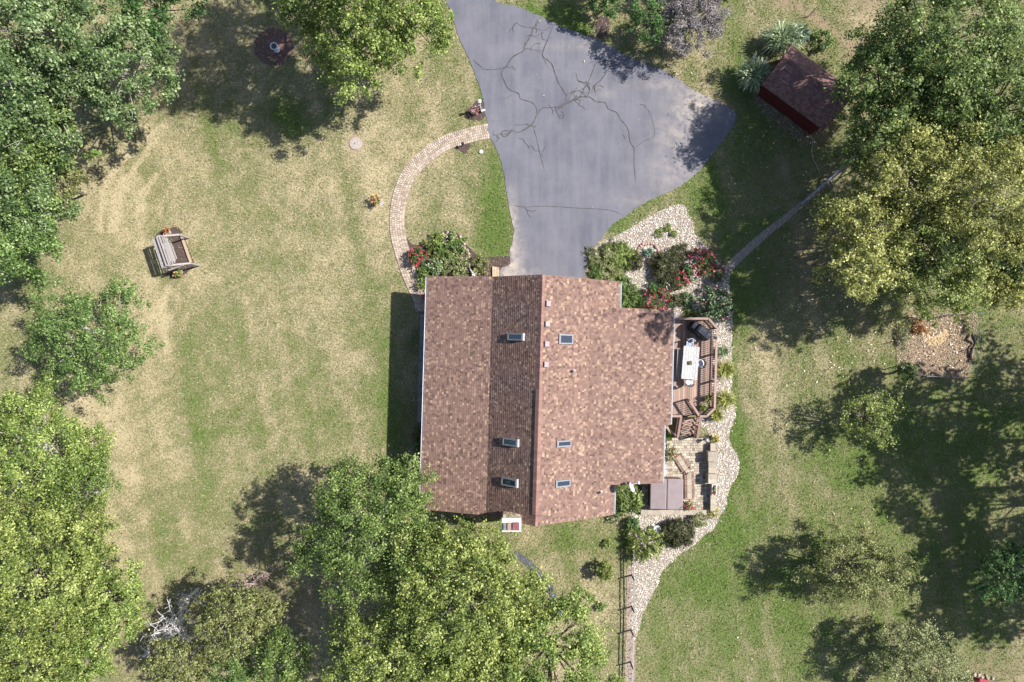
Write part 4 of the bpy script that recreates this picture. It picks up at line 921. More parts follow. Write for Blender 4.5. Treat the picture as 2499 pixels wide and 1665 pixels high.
def crown_arrays(Rx, Rz, nl, leaf, seed, clump=.19, lobes=.28, style='broad', aspect=.62, Ry=None, low=-.45):
    rg = np.random.default_rng(seed); Ry = Ry or Rx
    nc = max(10, int(2.3 / (clump * clump) * (1.0 if style != 'fluffy' else 1.0)))
    u = rg.normal(size=(nc * 3, 3)); u = norm(u); u = u[u[:, 2] > low][:nc]; nc = len(u)
    az = np.arctan2(u[:, 1], u[:, 0]); k = rg.integers(0, 9999)
    lob = 1 + lobes * (np.sin(az * 3 + k) * .35 + np.sin(az * 5 + k * 1.7) * .35 + np.sin(az * 8 + k * .6 + u[:, 2] * 4) * .25 + rg.normal(0, .25, nc))
    lob = np.clip(lob, .68, 1.24)
    rad = rg.uniform(0, 1, nc) ** .38 * .84 + .08
    rad = np.where(rg.random(nc) < .75, np.clip(rad, .62, 1), rad)
    cc = u * (rad * lob)[:, None]; cc[:, 2] = np.maximum(cc[:, 2], low)
    cr = clump * rg.uniform(.65, 1.35, nc)
    wts = cr ** 2; idx = rg.choice(nc, nl, p=wts / wts.sum())
    off = norm(rg.normal(size=(nl, 3))) * (rg.uniform(0, 1, nl) ** .45)[:, None]
    off[:, 2] = np.abs(off[:, 2]) * .85 - .25
    ca_ = rg.uniform(0, 3.14, nc)[idx]; el_ = rg.uniform(.55, 1.0, nc)[idx]; cx_, sx_ = np.cos(ca_), np.sin(ca_)
    qx = off[:, 0] * cx_ + off[:, 1] * sx_; qy = (-off[:, 0] * sx_ + off[:, 1] * cx_) * el_; qx = qx * (2.0 - el_)
    off = np.stack([qx * cx_ - qy * sx_, qx * sx_ + qy * cx_, off[:, 2]], 1)
    if style in ('spiky', 'sprig'):
        ax = norm(u[idx] * np.array([1, 1, .35]) + rg.normal(0, .25, (nc, 3))[idx]); t = rg.uniform(-.7, 1.7 if style == 'spiky' else 1.4, nl)
        off = ax * t[:, None] + off * (.42 * np.clip(1.25 - t * .5, .3, 1))[:, None]
    p = cc[idx] + off * cr[idx][:, None]
    fr = rg.random(nl) < .2; p[fr] += rg.normal(0, .10, (int(fr.sum()), 3))
    N = norm(off * .7 + np.array([0, 0, .7]) + u[idx] * .2 + rg.normal(0, .55, (nl, 3)))
    p = p * np.array([Rx, Ry, Rz]); L = leaf * rg.uniform(.5, 1.45, nl)
    ct = rg.normal(0, .13, nc)[idx]
    t = np.clip(.42 + ct + rg.normal(0, .27, nl), 0, 1)
    return p, N, L, L * aspect, t, cc * np.array([Rx, Ry, Rz]), cr * (Rx + Ry) / 2
def crown_obj(name, parent, centre, mat, *a, **k):
    p, N, L, W, t, cc, cr = crown_arrays(*a, **k)
    me = np_mesh(name, leaf_verts(p, N, L, W), 4, t, mat); o = bpy.data.objects.new(name, me); C.objects.link(o); o.parent = parent
    o.location = Vector(centre) - wloc(parent); return o, cc, cr
def tree(label, cx, cy, r, zc, mat, leaf=.2, style='broad', clump=.19, dens=1.0, bark=BARK, group='trees around the lawn', name='tree', rz=.75, lobes=.28, off=(0, 0), ry=None, limbs=26, seed=None, aspect=.62, xy=None, twigs=0):
    seed = seed or random.randint(1, 10 ** 6)
    c = Vector((xy[0], xy[1], zc)) if xy else P(cx, cy, zc)
    Rm = r * (H - zc) / F if not xy else r; Ry = Rm * (ry or 1)
    k_ = .85 if zc > 4.3 else .35; off = (c.x * k_ * zc / H, c.y * k_ * zc / H)
    root = thing(name, label, 'tree', (c.x + off[0], c.y + off[1], 0), group)
    rzm = min(Rm * rz, zc * .85); nl = int(dens * 4.05 * math.pi * Rm * Ry / (leaf * leaf * aspect * .5) * .78)
    nl = min(nl, int(54000 * min(1, dens)))
    o, cc, cr = crown_obj('crown', root, c, LM[mat], Rm, rzm, nl, leaf, seed, clump=clump, style=style, lobes=lobes, Ry=Ry, aspect=aspect)
    mb = MB(); b = Vector((c.x + off[0], c.y + off[1], 0)); tr = max(.07, Rm * .045); fork = Vector((c.x, c.y, zc - rzm * .45))
    mb.tube([b - Vector((0, 0, .05)), b + (fork - b) * .35 + Vector((random.uniform(-.1, .1), random.uniform(-.1, .1), 0)), fork, c + Vector((0, 0, rzm * .45))], [tr * 1.35, tr, tr * .8, tr * .25], 8)
    ids = random.sample(range(len(cc)), min(limbs, len(cc)))
    for i in ids:
        e = c + Vector(cc[i]); s0 = b + (fork - b) * random.uniform(.65, 1) + Vector((0, 0, 0)); mid = s0 + (e - s0) * .5 + Vector((random.uniform(-.2, .2), random.uniform(-.2, .2), random.uniform(-.1, .35))) * Rm * .3
        mb.tube([s0, mid, e], [tr * .42, tr * .24, tr * .08], 5)
        for _ in range(twigs):
            q = e + Vector((random.gauss(0, 1), random.gauss(0, 1), random.uniform(0, .9))).normalized() * Rm * random.uniform(.10, .26); mb.tube([mid + (e - mid) * random.uniform(.5, 1), q], [tr * .1, tr * .04], 4)
    mb.build('trunk', bark, root)
    return root
def shrub(label, px, py, r, h, mat, leaf=.08, dens=1.0, flowers=(), cat='shrub', name='shrub', ry=1, group=None, clump=.26, style='broad', aspect=.6, base=0.0, z=0, lobes=.3, parent_loc=None):
    zc = z + h * .5; c = P(px, py, zc) if parent_loc is None else Vector(parent_loc); zc = c.z if parent_loc is not None else zc; Rm = r * (H - zc) / F
    root = thing(name, label, cat, (c.x, c.y, z), group); nl = min(14000, int(dens * 2.6 * math.pi * Rm * Rm * ry / (leaf * leaf * aspect * .5)))
    nl = max(nl, 120); seed = random.randint(1, 10 ** 6)
    o, cc, cr = crown_obj('foliage', root, (c.x, c.y, zc), LM[mat], Rm, h * .52, nl, leaf, seed, clump=clump, style=style, Ry=Rm * ry, aspect=aspect, low=-.7, lobes=lobes)
    mb = MB()
    for _ in range(7):
        i = random.randrange(len(cc)); mb.tube([(c.x, c.y, z), (c.x + cc[i][0], c.y + cc[i][1], zc + cc[i][2])], [.02, .006], 4)
    mb.build('stem', BARK, root)
    for fm, cnt, fs in flowers:
        u = norm(RNG.normal(size=(cnt * 3, 3))); u = u[u[:, 2] > -.1][:cnt]; cnt = len(u)
        fc = u * np.array([Rm * .98, Rm * ry * .98, h * .56]) * RNG.uniform(.8, 1.06, (cnt, 1)); k = 6
        p = np.repeat(fc, k, 0) + RNG.normal(0, fs * .42, (cnt * k, 3)); N = norm(RNG.normal(0, .5, (cnt * k, 3)) + np.array([0, 0, .9])); Lf = fs * RNG.uniform(.7, 1.2, cnt * k)
        me = np_mesh('blossoms', leaf_verts(p, N, Lf, Lf * .8, .1), 4, np.clip(np.repeat(RNG.random(cnt), k) + RNG.normal(0, .15, cnt * k), 0, 1), LM[fm])
        ob = bpy.data.objects.new('blossoms', me); C.objects.link(ob); ob.parent = root; ob.location = Vector((c.x, c.y, zc)) - wloc(root)
    return root
def grass_clump(label, px, py, r, h, mat, n=260, wd=.02, z=0, group=None, name='ornamental_grass', cat='ornamental grass', ry=1):
    c = P(px, py, h * .5 + z); Rm = r * (H - h * .5) / F; root = thing(name, label, cat, (c.x, c.y, z), group)
    V = []; T = []
    for _ in range(n):
        a = random.uniform(0, 6.283); rr = Rm * random.uniform(.35, 1.1); hh = h * random.uniform(.6, 1.05); b = Vector((random.gauss(0, Rm * .13), random.gauss(0, Rm * .13), 0)); d = Vector((math.cos(a), math.sin(a) * ry, 0)); s = Vector((-math.sin(a), math.cos(a), 0)); t = random.random()
        sw = random.uniform(-.3, .3) * rr
        pts = [b, b + d * rr * .3 + Vector((0, 0, hh * .75)), b + d * rr * .68 + s * sw * .4 + Vector((0, 0, hh)), b + d * rr + s * sw + Vector((0, 0, hh * random.uniform(.55, .9)))]
        ws = [wd * .7, wd, wd * .8, wd * .1]
        for i in range(3):
            V += [pts[i] - s * ws[i], pts[i] + s * ws[i], pts[i + 1] + s * ws[i + 1], pts[i + 1] - s * ws[i + 1]]; T.append(min(1, max(0, t + random.gauss(0, .08))))
    me = np_mesh('blades', np.array([tuple(v) for v in V]), 4, np.array(T), LM[mat]); o = bpy.data.objects.new('blades', me); C.objects.link(o); o.parent = root; o['kind'] = 'stuff'
    MB().lathe((c.x, c.y, z), [(Rm * .2, -.02), (Rm * .16, .05), (Rm * .05, .09)], 8).build('root_crown', BARK, root)
    return root

WL = 'woodland trees along the left edge'
tree('large blue green oak filling the top left corner', 90, 60, 190, 7, 'oak', 0.154, group=WL, lobes=.4, twigs=2, bark=PALEB, clump=0.118)
tree('blue green oak reaching toward the lawn right of the corner oak', 295, 175, 140, 6, 'oak', 0.154, group=WL, lobes=.5, twigs=2, bark=PALEB, clump=0.126)
tree('dark green tree at the top edge beside the oak', 375, 10, 98, 5, 'dark', 0.140, group=WL, lobes=.4)
tree('broad oak below the corner oak on the left edge', 75, 235, 155, 6.2, 'oak', 0.154, group=WL, lobes=.45, twigs=2, bark=PALEB, clump=0.126)
tree('leafy mid green tree overhanging the lawn edge', 95, 345, 120, 5.2, 'green', 0.140, group=WL, lobes=.4)
tree('light green tree half way down the left edge', 55, 480, 130, 5.2, 'oak', 0.140, group=WL, lobes=.4)
tree('low fine leaved yellowish tree at the lawn edge', 145, 455, 62, 3.5, 'olive', 0.105, group=WL, clump=0.178)
tree('bright green tree above the lone round tree', 52, 578, 108, 5.2, 'lawnt', 0.140, group=WL, lobes=.42)
tree('lone round green tree on the left lawn', 222, 815, 146, 4.4, 'lawnt', 0.112, lobes=.4, clump=0.104, twigs=1, bark=PALEB, dens=.8)
tree('olive green tree on the left edge below the lone tree', 80, 1085, 160, 5.2, 'lime', 0.112, group=WL, lobes=.3, clump=0.111, twigs=1, bark=PALEB)
tree('green tree lobe pushing out onto the lawn', 195, 1175, 88, 4.5, 'green', 0.105, group=WL, clump=0.148)
tree('big yellow green maple in the lower left', 95, 1390, 208, 6.2, 'yellow', 0.119, group=WL, lobes=.32, clump=0.096)
tree('green yellow tree in front of the big maple', 275, 1465, 100, 5, 'lime', 0.112, group=WL, lobes=.35, clump=0.126)
tree('yellow green tree in the bottom left corner', 70, 1610, 155, 5.5, 'yellow', 0.119, group=WL, lobes=.35, clump=0.111)
tree('young lime tree at the lower left lawn edge', 195, 1330, 60, 4.0, 'lime', 0.105, group=WL, clump=0.163)
tree('green tree at the bottom left beside the dark gap', 215, 1600, 75, 5.5, 'lime', 0.112, group=WL, clump=0.148)
BG = 'trees along the bottom edge'
tree('feathery yellowish cedar beside the dead branches', 568, 1510, 102, 5, 'olive', .11, group=BG, dens=.85, clump=.105, twigs=1, bark=PALEB, name='cedar_tree')
tree('feathery cedar lobe nearest the big shadow', 640, 1490, 60, 4.2, 'olive', .11, group=BG, dens=.85, clump=.105, name='cedar_tree')
tree('sparse yellowish cedar at the bottom edge', 440, 1625, 85, 4, 'olive', .11, group=BG, dens=.85, clump=.105, twigs=1, bark=PALEB, name='cedar_tree')
tree('dark green bushy tree at the bottom edge', 690, 1610, 78, 5, 'green', 0.112, group=BG, clump=0.148)
tree('bright green low tree at the bottom edge', 575, 1645, 62, 4, 'lawnt', 0.112, group=BG, clump=0.163)
tree('leafy green pear tree at the south west house corner', 915, 1290, 192, 6.2, 'green', 0.115, lobes=.35, clump=0.100, bark=PALEB)
tree('short green branchy tree tucked against the house eave', 985, 1165, 50, 5.2, 'green', 0.105, clump=0.178)
YG = 'soft yellow green trees below the house'
tree('tall fluffy yellow green tree south of the house', 1120, 1465, 195, 8, 'yellow', .12, style='fluffy', clump=.085, lobes=.3, group=YG)
tree('fluffy lime tree at the bottom right of its cluster', 1345, 1600, 165, 7, 'lime', .12, style='fluffy', clump=.09, lobes=.3, group=YG)
tree('fluffy yellow tree at the bottom left of its cluster', 950, 1610, 165, 7, 'yellow', .12, style='fluffy', clump=.09, lobes=.3, group=YG)
tree('fluffy tree at the bottom centre between two others', 1150, 1660, 150, 7.5, 'yellow', .12, style='fluffy', clump=.09, lobes=.3, group=YG)
tree('fluffy yellow green crown on the side facing the fence', 1265, 1490, 105, 6.5, 'yellow', .12, style='fluffy', clump=.12, lobes=.3, group=YG)
tree('slim fluffy top of the cluster nearest the chimney', 1120, 1345, 85, 6, 'yellow', 0.105, style='fluffy', clump=0.148, group=YG)
LG = 'lime trees at the top left of the driveway'
tree('large bright green lime tree at the top of the frame left of the driveway', 845, -190, 250, 10, 'lime', 0.140, lobes=.4, clump=0.104, group=LG)
tree('lime tree lobe hanging out beside the driveway entrance', 1000, 45, 118, 6, 'lime', 0.126, lobes=.4, clump=0.141, group=LG)
tree('lime tree in the middle drooping lowest over the lawn', 865, 105, 125, 6, 'lime', 0.126, lobes=.4, clump=0.141, group=LG)
tree('lime tree nearest the birdbath', 770, 10, 95, 6, 'lime', 0.126, lobes=.4, clump=0.148, group=LG)
tree('small dark shrub tree at the top edge above the mulch patch', 1480, 2, 46, 1.8, 'dark', 0.105, clump=0.192)
tree('grey purple nearly bare tree at the top edge', 1690, 48, 88, 2.3, 'grey', .085, clump=.13, dens=.75, twigs=2, bark=PALEB, lobes=.4, limbs=40)
tree('dark green tree beside the bare grey tree', 1585, 55, 55, 2.2, 'dark', .11, clump=.18, dens=.8, lobes=.4)
RG = 'large trees on the right side'
tree('large green tree in the top right corner', 2310, 95, 195, 7.5, 'green', .135, group=RG, lobes=.36, clump=.105, twigs=1, bark=PALEB)
tree('green tree left of the top right tree by the dirt trail', 2175, 190, 125, 7, 'green', .135, group=RG, lobes=.42, clump=.125)
tree('green tree overhanging the shed', 2150, 330, 118, 6, 'green', .13, group=RG, lobes=.42, clump=.125, twigs=1)
tree('green tree on the right edge above the golden trees', 2450, 260, 165, 7, 'green', .135, group=RG, lobes=.36, clump=.115, twigs=1)
tree('green tree behind the golden trees, between two larger green crowns', 2310, 260, 120, 7, 'green', .13, group=RG, lobes=.36, clump=.12)
tree('tall golden green tree in front of the shed', 2250, 420, 158, 6.8, 'gold', .12, group=RG, lobes=.36, clump=.105, twigs=2, bark=PALEB)
tree('wide golden tree on the right edge', 2415, 500, 200, 7.2, 'gold', .12, group=RG, lobes=.36, clump=.1, twigs=2, bark=PALEB)
tree('yellow green tree drooping over the leaf covered lawn', 2130, 590, 150, 5.6, 'gold', .12, group=RG, lobes=.4, clump=.11, twigs=2, bark=PALEB)
tree('yellow green tree hanging over the garden plot', 2300, 650, 150, 6, 'yellow', .12, group=RG, lobes=.4, clump=.11, twigs=2, bark=PALEB)
tree('pale golden tree in the bottom corner of the golden group at the right edge', 2450, 650, 110, 5.6, 'gold', .12, group=RG, lobes=.4, clump=.12, twigs=1, bark=PALEB)
tree('narrow tall top of the golden group nearest the house', 2105, 665, 66, 11.5, 'gold', .12, group=RG, lobes=.45, clump=.16, dens=.75)
tree('dark green tree below the golden tree on the right edge', 2490, 640, 60, 6.5, 'dark', 0.119, group=RG, clump=0.148)
YT = 'young trees on the right lawn'
tree('sparse young tree with pale yellow leaves', 2122, 1022, 84, 2.7, 'yellow', 0.105, group=YT, clump=0.126, dens=.3, lobes=.5, twigs=1)
tree('round olive tree standing on the lower right lawn', 2088, 1388, 142, 2.7, 'olive', 0.105, group=YT, clump=0.111, dens=.8, lobes=.36, ry=.72, twigs=1)
tree('pale green tree at the bottom of the right lawn', 2235, 1615, 108, 2.8, 'pale', 0.105, group=YT, clump=0.118, lobes=.4, dens=.85, twigs=1)
tree('small dark tree in the shade near the right edge', 2455, 1400, 78, 3.0, 'dark', 0.105, group=YT, clump=0.133, lobes=.4, style='sprig')
tree('small leafy sapling at the corner of the garden plot', 2212, 906, 27, 1.4, 'lawnt', 0.105, group=YT, clump=0.222)
OF = 'tall trees past the right edge'
for x, y, r_ in ((31.3, -2.3, 2.9), (33.4, -4.9, 2.8), (36.0, -3.2, 4.0), (40.2, -2.0, 4.0), (35.2, -7.6, 2.9), (39.5, -8.5, 3.9), (38.6, -14.0, 3.5), (35.9, -15.5, 2.5), (43, -12, 3.5), (37.0, -11.6, 2.5)):
    tree('tall green tree standing past the right edge and shading the lawn', 0, 0, r_, 9, 'green', .3, group=OF, xy=(x, y), lobes=.4, clump=.19, dens=.75, limbs=14)
tree('tree past the top edge shading the driveway mouth', 0, 0, 3.2, 8, 'green', .28, xy=(10.6, 26.0), lobes=.4, group='trees past the top edge')
tree('tree past the top edge shading the lawn by the bare tree', 0, 0, 2.6, 7, 'green', .28, xy=(16.6, 24.6), lobes=.4, group='trees past the top edge')

def dead_tree(label, px, py, r, h, n=26, seed=1, m=DEADW):
    rg = random.Random(seed); c = P(px, py, h * .6); root = thing('dead_tree', label, 'dead tree', (c.x, c.y, 0), 'bare dead branches'); Rm = r * (H - h * .6) / F; mb = MB()
    mb.tube([(c.x, c.y, 0), (c.x + .1, c.y, h * .4)], [.11, .08], 7); mb.build('trunk', m, root)
    for k in range(n):
        a = rg.uniform(0, 6.283); mb = MB(); p = Vector((c.x + .1, c.y, h * rg.uniform(.2, .4))); d = Vector((math.cos(a), math.sin(a), rg.uniform(.3, 1.0))).normalized(); pts = [p]; st = Rm / 5
        for _ in range(6):
            d = (d + Vector((rg.gauss(0, .38), rg.gauss(0, .38), rg.gauss(0, .2)))).normalized(); pts.append(pts[-1] + d * st * rg.uniform(.7, 1.2))
        mb.tube(pts, [.036, .034, .03, .026, .02, .015, .01], 5)
        for q in pts[2:]:
            for _ in range(2):
                d2 = Vector((rg.gauss(0, 1), rg.gauss(0, 1), rg.uniform(-.2, .8))).normalized(); q2 = q + d2 * Rm * rg.uniform(.12, .3); mb.tube([q, q + (q2 - q) * .5 + Vector((rg.gauss(0, .05), rg.gauss(0, .05), .03)), q2], [.02, .014, .006], 4)
        mb.build('branch', m, root)
dead_tree('dense bleached dead branches between the left trees and the cedars', 402, 1545, 64, 4.4, 30, 4)
dead_tree('thin bleached dead limb above the bleached tangle', 437, 1474, 36, 4.2, 7, 9)
dead_tree('pinkish bare twigs at the lawn edge above the cedars', 610, 1430, 62, 1.6, 12, 12, pmat('pinkish twigs', (.36, .26, .24), (.22, .16, .15), 9, .9, .2))
dead_tree('bare white twigs poking out at the lawn edge on the left', 215, 1208, 26, 2.6, 5, 15)
dead_tree('bare broken twigs at the bottom left under the bleached tangle', 340, 1608, 26, 1.6, 5, 18)

# ------------------------------------------------------------ shrubs and flowers round the house
NW = 'plants in the bed by the front walk'
shrub('rose bush full of red flowers beside the front walk', 1021, 628, 25, 1.0, 'dark', .085, flowers=(('red', 46, .085),), group=NW)
shrub('bright green leafy plant in the middle of the rock bed', 1091, 606, 38, .6, 'lawnt', .12, group=NW, style='spiky', dens=1.4)
shrub('light green trailing plant against the house wall', 1110, 648, 38, .6, 'pale', .10, group=NW, style='spiky', dens=1.3, clump=.2)
shrub('yellowish green plant behind the rocks', 1064, 602, 28, .5, 'yellow', .1, group=NW, style='spiky', dens=1.3)
shrub('green bush with white flowers next to the red rose', 1062, 652, 24, .9, 'lawnt', .1, flowers=(('white', 30, .05),), group=NW)
shrub('rounded olive shrub near the log edging', 1172, 645, 23, .9, 'olive', .09, group=NW)
shrub('dark leafy shrub at the corner of the eave', 1033, 666, 17, .8, 'green', .1, group=NW)
shrub('shrub squeezed between the walk and the eave', 1033, 692, 17, .8, 'lime', .1, group=NW, style='spiky')
shrub('small shrub with red flowers under the west eave by the walk', 1036, 724, 8, .5, 'dark', .08, flowers=(('red', 8, .07),), group=NW)
shrub('dark shrub with red flowers at the south end of the porch', 1020, 1056, 18, .9, 'dark', .1, flowers=(('red', 7, .08),), group=NW)
shrub('dark shrub beside the pear tree and the west wall', 1022, 1090, 17, .9, 'dark', .1, group=NW)
NE = 'plants in the gravel bed'
shrub('feathery light green ground cover at the driveway edge', 1478, 634, 46, .4, 'pale', .13, group=NE, cat='ground cover', name='ground_cover', style='spiky', aspect=.3, clump=.16, dens=1.3, flowers=(('white', 3, .07),))
shrub('lush green ground cover beside the garage wall', 1516, 626, 36, .4, 'lime', .13, group=NE, cat='ground cover', name='ground_cover', style='spiky', aspect=.3, clump=.18, dens=1.2)
shrub('green leafy cover at the garage corner by the driveway', 1462, 662, 24, .4, 'lawnt', .09, group=NE)
shrub('green ground cover against the stepped house corner', 1524, 690, 22, .4, 'lawnt', .09, group=NE)
shrub('dark green daylily clump against the house corner', 1538, 726, 32, .4, 'lawnt', .16, group=NE, style='spiky', aspect=.22, clump=.2, dens=1.2)
shrub('dark green daylilies nearer the garage gutter', 1522, 742, 20, .35, 'green', .15, group=NE, style='spiky', aspect=.22, clump=.2)
shrub('large dark bronze bush in the middle of the gravel bed', 1628, 656, 44, 1.0, 'brown', .08, ry=1.15, group=NE, dens=1.6, clump=.16)
shrub('dark bronze bush left of the stone ring', 1552, 640, 21, .5, 'brown', .085, group=NE)
shrub('olive bronze bush on the upper side of the bed', 1664, 616, 26, .8, 'brown', .085, group=NE)
shrub('big rose bush covered in deep red flowers at the bed edge', 1712, 640, 36, 1.1, 'dark', .085, flowers=(('red', 75, .085), ('crimson', 30, .08)), group=NE)
shrub('rose bush with pale pink and white flowers', 1684, 662, 25, .9, 'dark', .08, flowers=(('white', 26, .07), ('pink', 16, .07)), group=NE)
shrub('bright red rose bush in the centre of the bed', 1660, 684, 25, .8, 'dark', .08, flowers=(('red', 46, .08),), group=NE)
shrub('small pale pink rose beside the dark bronze bush', 1624, 690, 19, .7, 'dark', .08, flowers=(('white', 22, .06), ('pink', 10, .06)), group=NE)
shrub('crimson rose bush against the north house wall', 1604, 726, 34, 1.0, 'dark', .085, flowers=(('red', 40, .085), ('crimson', 22, .08)), group=NE)
shrub('purple pink flowering bush by the gravel path', 1751, 664, 23, .9, 'dark', .08, flowers=(('crimson', 20, .08), ('pink', 12, .07)), group=NE)
shrub('large glossy bush with small pink flowers at the deck corner', 1744, 742, 48, 1.5, 'glossy', .11, flowers=(('pink', 46, .055),), dens=1.2, group=NE)
shrub('small dark bush between the roses and the deck', 1676, 729, 18, .6, 'dark', .08, group=NE)
shrub('bronze green bush beside the north deck rail', 1647, 737, 20, .7, 'brown', .085, group=NE)
shrub('lime ground cover against the north deck rail', 1682, 765, 17, .35, 'lime', .08, group=NE)
SG = 'small green mounds on the gravel'
for px, py, r_, lb in ((1609, 570, 12, 'leftmost of the three small green mounds on the gravel'), (1629, 556, 11, 'uppermost of the three small green mounds on the gravel'), (1645, 571, 10, 'rightmost of the three small green mounds on the gravel')):
    shrub(lb, px, py, r_, .3, 'lime', .06, group=SG)
grass_clump('blue green bladed plant inside the ring of pink stones', 1582, 616, 15, .5, 'iris', 70, .028, cat='plant', name='bladed_plant')
EG = 'grassy clumps along the deck'
for px, py, r_, lb in ((1764, 858, 17, 'small pale grass clump east of the deck table'), (1769, 902, 27, 'large yellow green grass clump beside the deck rail'), (1769, 975, 29, 'large grass clump beside the south deck corner'), (1748, 1012, 20, 'grass clump below the clipped deck corner')):
    grass_clump(lb, px, py, r_, .7, 'yblade' if px != 1764 else 'blade', 230, .018, group=EG)
PT = 'plants round the patio'
shrub('yellow leaved shrub beside the lantern', 1744, 1072, 13, .5, 'gold', .07, flowers=(('yflow', 16, .06),), group=PT)
shrub('yellow leaved shrub at the south end of the patio wall', 1740, 1250, 15, .5, 'gold', .07, flowers=(('yflow', 18, .06),), group=PT)
shrub('rose with big red blooms at the hot tub corner', 1680, 1234, 13, .7, 'pale', .08, flowers=(('red', 8, .11),), group=PT)
shrub('light green shrub with red blooms in the patio bed', 1636, 1110, 17, .6, 'pale', .1, flowers=(('red', 9, .07),), group=PT, style='spiky')
shrub('leafy green shrub beside the deck stairs', 1627, 1066, 14, .6, 'lime', .09, group=PT)
shrub('tall leafy hedge shrub with pale flowers between the house and the hot tub', 1530, 1222, 32, 1.3, 'green', .12, flowers=(('white', 7, .08),), ry=1.25, group=PT)
shrub('yellow green hedge shrub along the tub side', 1553, 1222, 17, 1.2, 'lime', .09, ry=2.0, group=PT)
shrub('dark green shrub below the hedge beside the grass fountain', 1545, 1278, 20, .8, 'dark', .1, group=PT)
shrub('fountain of yellow green leaves at the head of the gravel strip', 1575, 1326, 44, 1.3, 'yellow', .24, group=PT, style='spiky', aspect=.2, clump=.15, dens=1.5, cat='ornamental grass', name='ornamental_grass')
shrub('big dense dark bush below the hot tub wall', 1656, 1302, 44, 1.1, 'brown', .075, ry=.95, group=PT, dens=2.0, clump=.13, lobes=.12)
shrub('grey green flowering shrub at the end of the tub wall', 1706, 1272, 21, .7, 'pale', .08, flowers=(('red', 2, .11),), group=PT)
shrub('low leafy plant with pale flowers at the south eave', 1497, 1262, 17, .4, 'pale', .09, flowers=(('white', 6, .06),), group=PT, style='spiky')
shrub('round bright green arborvitae on the south lawn', 1477, 1392, 21, 1.5, 'yellow', .08, cat='bush', name='bush', dens=2.2, lobes=.08, clump=.15, ry=1.25)
shrub('small green plant in a dark mulch spot on the south lawn', 1467, 1480, 13, .6, 'lawnt', .08, cat='plant', name='plant')
shrub('little green plant in the hedge shadow on the south lawn', 1482, 1327, 11, .5, 'lime', .08, cat='plant', name='plant')
shrub('leafy shrub under the chimney against the south wall', 1150, 1282, 16, .7, 'green', .1)
shrub('rusty orange bush in the corner of the garden plot', 2240, 798, 24, .7, 'rust', .09, cat='bush', name='bush')
shrub('weedy pale green growth along the garden plot fence', 2206, 820, 18, .5, 'pale', .08, ry=2.0, dens=.6)
shrub('weeds at the upper right corner of the garden plot', 2368, 795, 14, .4, 'pale', .08, ry=1.8, dens=.5)
grass_clump('tall striped grass at the north corner of the shed', 1905, 98, 50, 1.5, 'blade', 520, .03, group='ornamental grasses by the shed', ry=.85)
grass_clump('tall striped grass left of the shed door', 1836, 186, 44, 1.4, 'blade', 420, .03, group='ornamental grasses by the shed', ry=1.0)
grass_clump('bright green end of the striped grass behind the shed', 1945, 88, 30, 1.3, 'iris', 200, .026, group='ornamental grasses by the shed')
shrub('leafy green shrub behind the shed', 2010, 98, 28, .9, 'lawnt', .12)

# potted plants
def pot(label, px, py, z, r, h, mat, flowers=(), potm=(.5, .48, .46), pr=.16, ph=.28, group=None, leaf=.07):
    c = P(px, py, z + ph + h * .4); root = thing('potted_plant', label, 'potted plant', (c.x, c.y, z), group)
    MB().lathe((c.x, c.y, z), [(pr * .7, 0), (pr, ph), (pr * 1.08, ph), (pr * 1.08, ph + .03), (pr * .9, ph + .03), (pr * .88, ph - .04), (.01, ph - .05)], 16).build('pot', pmat('pot %.2f %.2f' % (potm[0], potm[1]), potm, None, 6, .8, .1), root)
    Rm = r * (H - z) / F
    o, cc, cr = crown_obj('foliage', root, (c.x, c.y, z + ph + h * .4), LM[mat], Rm, h * .5, max(140, int(2.2 * math.pi * Rm * Rm / (leaf * leaf * .3))), leaf, random.randint(1, 99999), clump=.3, low=-.6)
    for fm, cnt, fs in flowers:
        u = norm(RNG.normal(size=(cnt * 3, 3))); u = u[u[:, 2] > 0][:cnt]; k = 5; cnt = len(u)
        p = np.repeat(u * np.array([Rm, Rm, h * .52]), k, 0) + RNG.normal(0, fs * .4, (cnt * k, 3)); N = norm(RNG.normal(0, .5, (cnt * k, 3)) + np.array([0, 0, .9])); Lf = fs * RNG.uniform(.7, 1.2, cnt * k)
        ob = bpy.data.objects.new('blossoms', np_mesh('blossoms', leaf_verts(p, N, Lf, Lf * .8, .1), 4, np.clip(np.repeat(RNG.random(cnt), k), 0, 1), LM[fm])); C.objects.link(ob); ob.parent = root; ob.location = Vector((c.x, c.y, z + ph + h * .4)) - wloc(root)
pot('leafy potted plant in the south deck corner by the rail', 1730, 973, DZ, 12, .5, 'olive', (('yflow', 5, .05),), (.1, .07, .06))
pot('yellow green potted plant beside the deck stairs', 1717, 996, DZ, 10.5, .4, 'yellow', (), (.12, .08, .06))
pot('orange flower pot behind the garden swing', 406, 566, 0, 9, .35, 'rust', (('orange', 12, .06),), group='flower pots by the garden swing')
pot('red and cream flower pot in front of the garden swing', 433, 663, 0, 14, .4, 'yellow', (('red', 14, .07), ('yflow', 12, .07)), group='flower pots by the garden swing', pr=.22)
pot('orange and yellow flower pot alone on the lawn left of the walk', 916, 488, 0, 14, .45, 'olive', (('orange', 16, .07), ('yflow', 14, .07)), (.3, .28, .27), pr=.2)
pot('pink flowers in the mulch patch beside the driveway', 1160, 271, 0, 9, .4, 'dark', (('pink', 20, .085),), (.05, .045, .045))
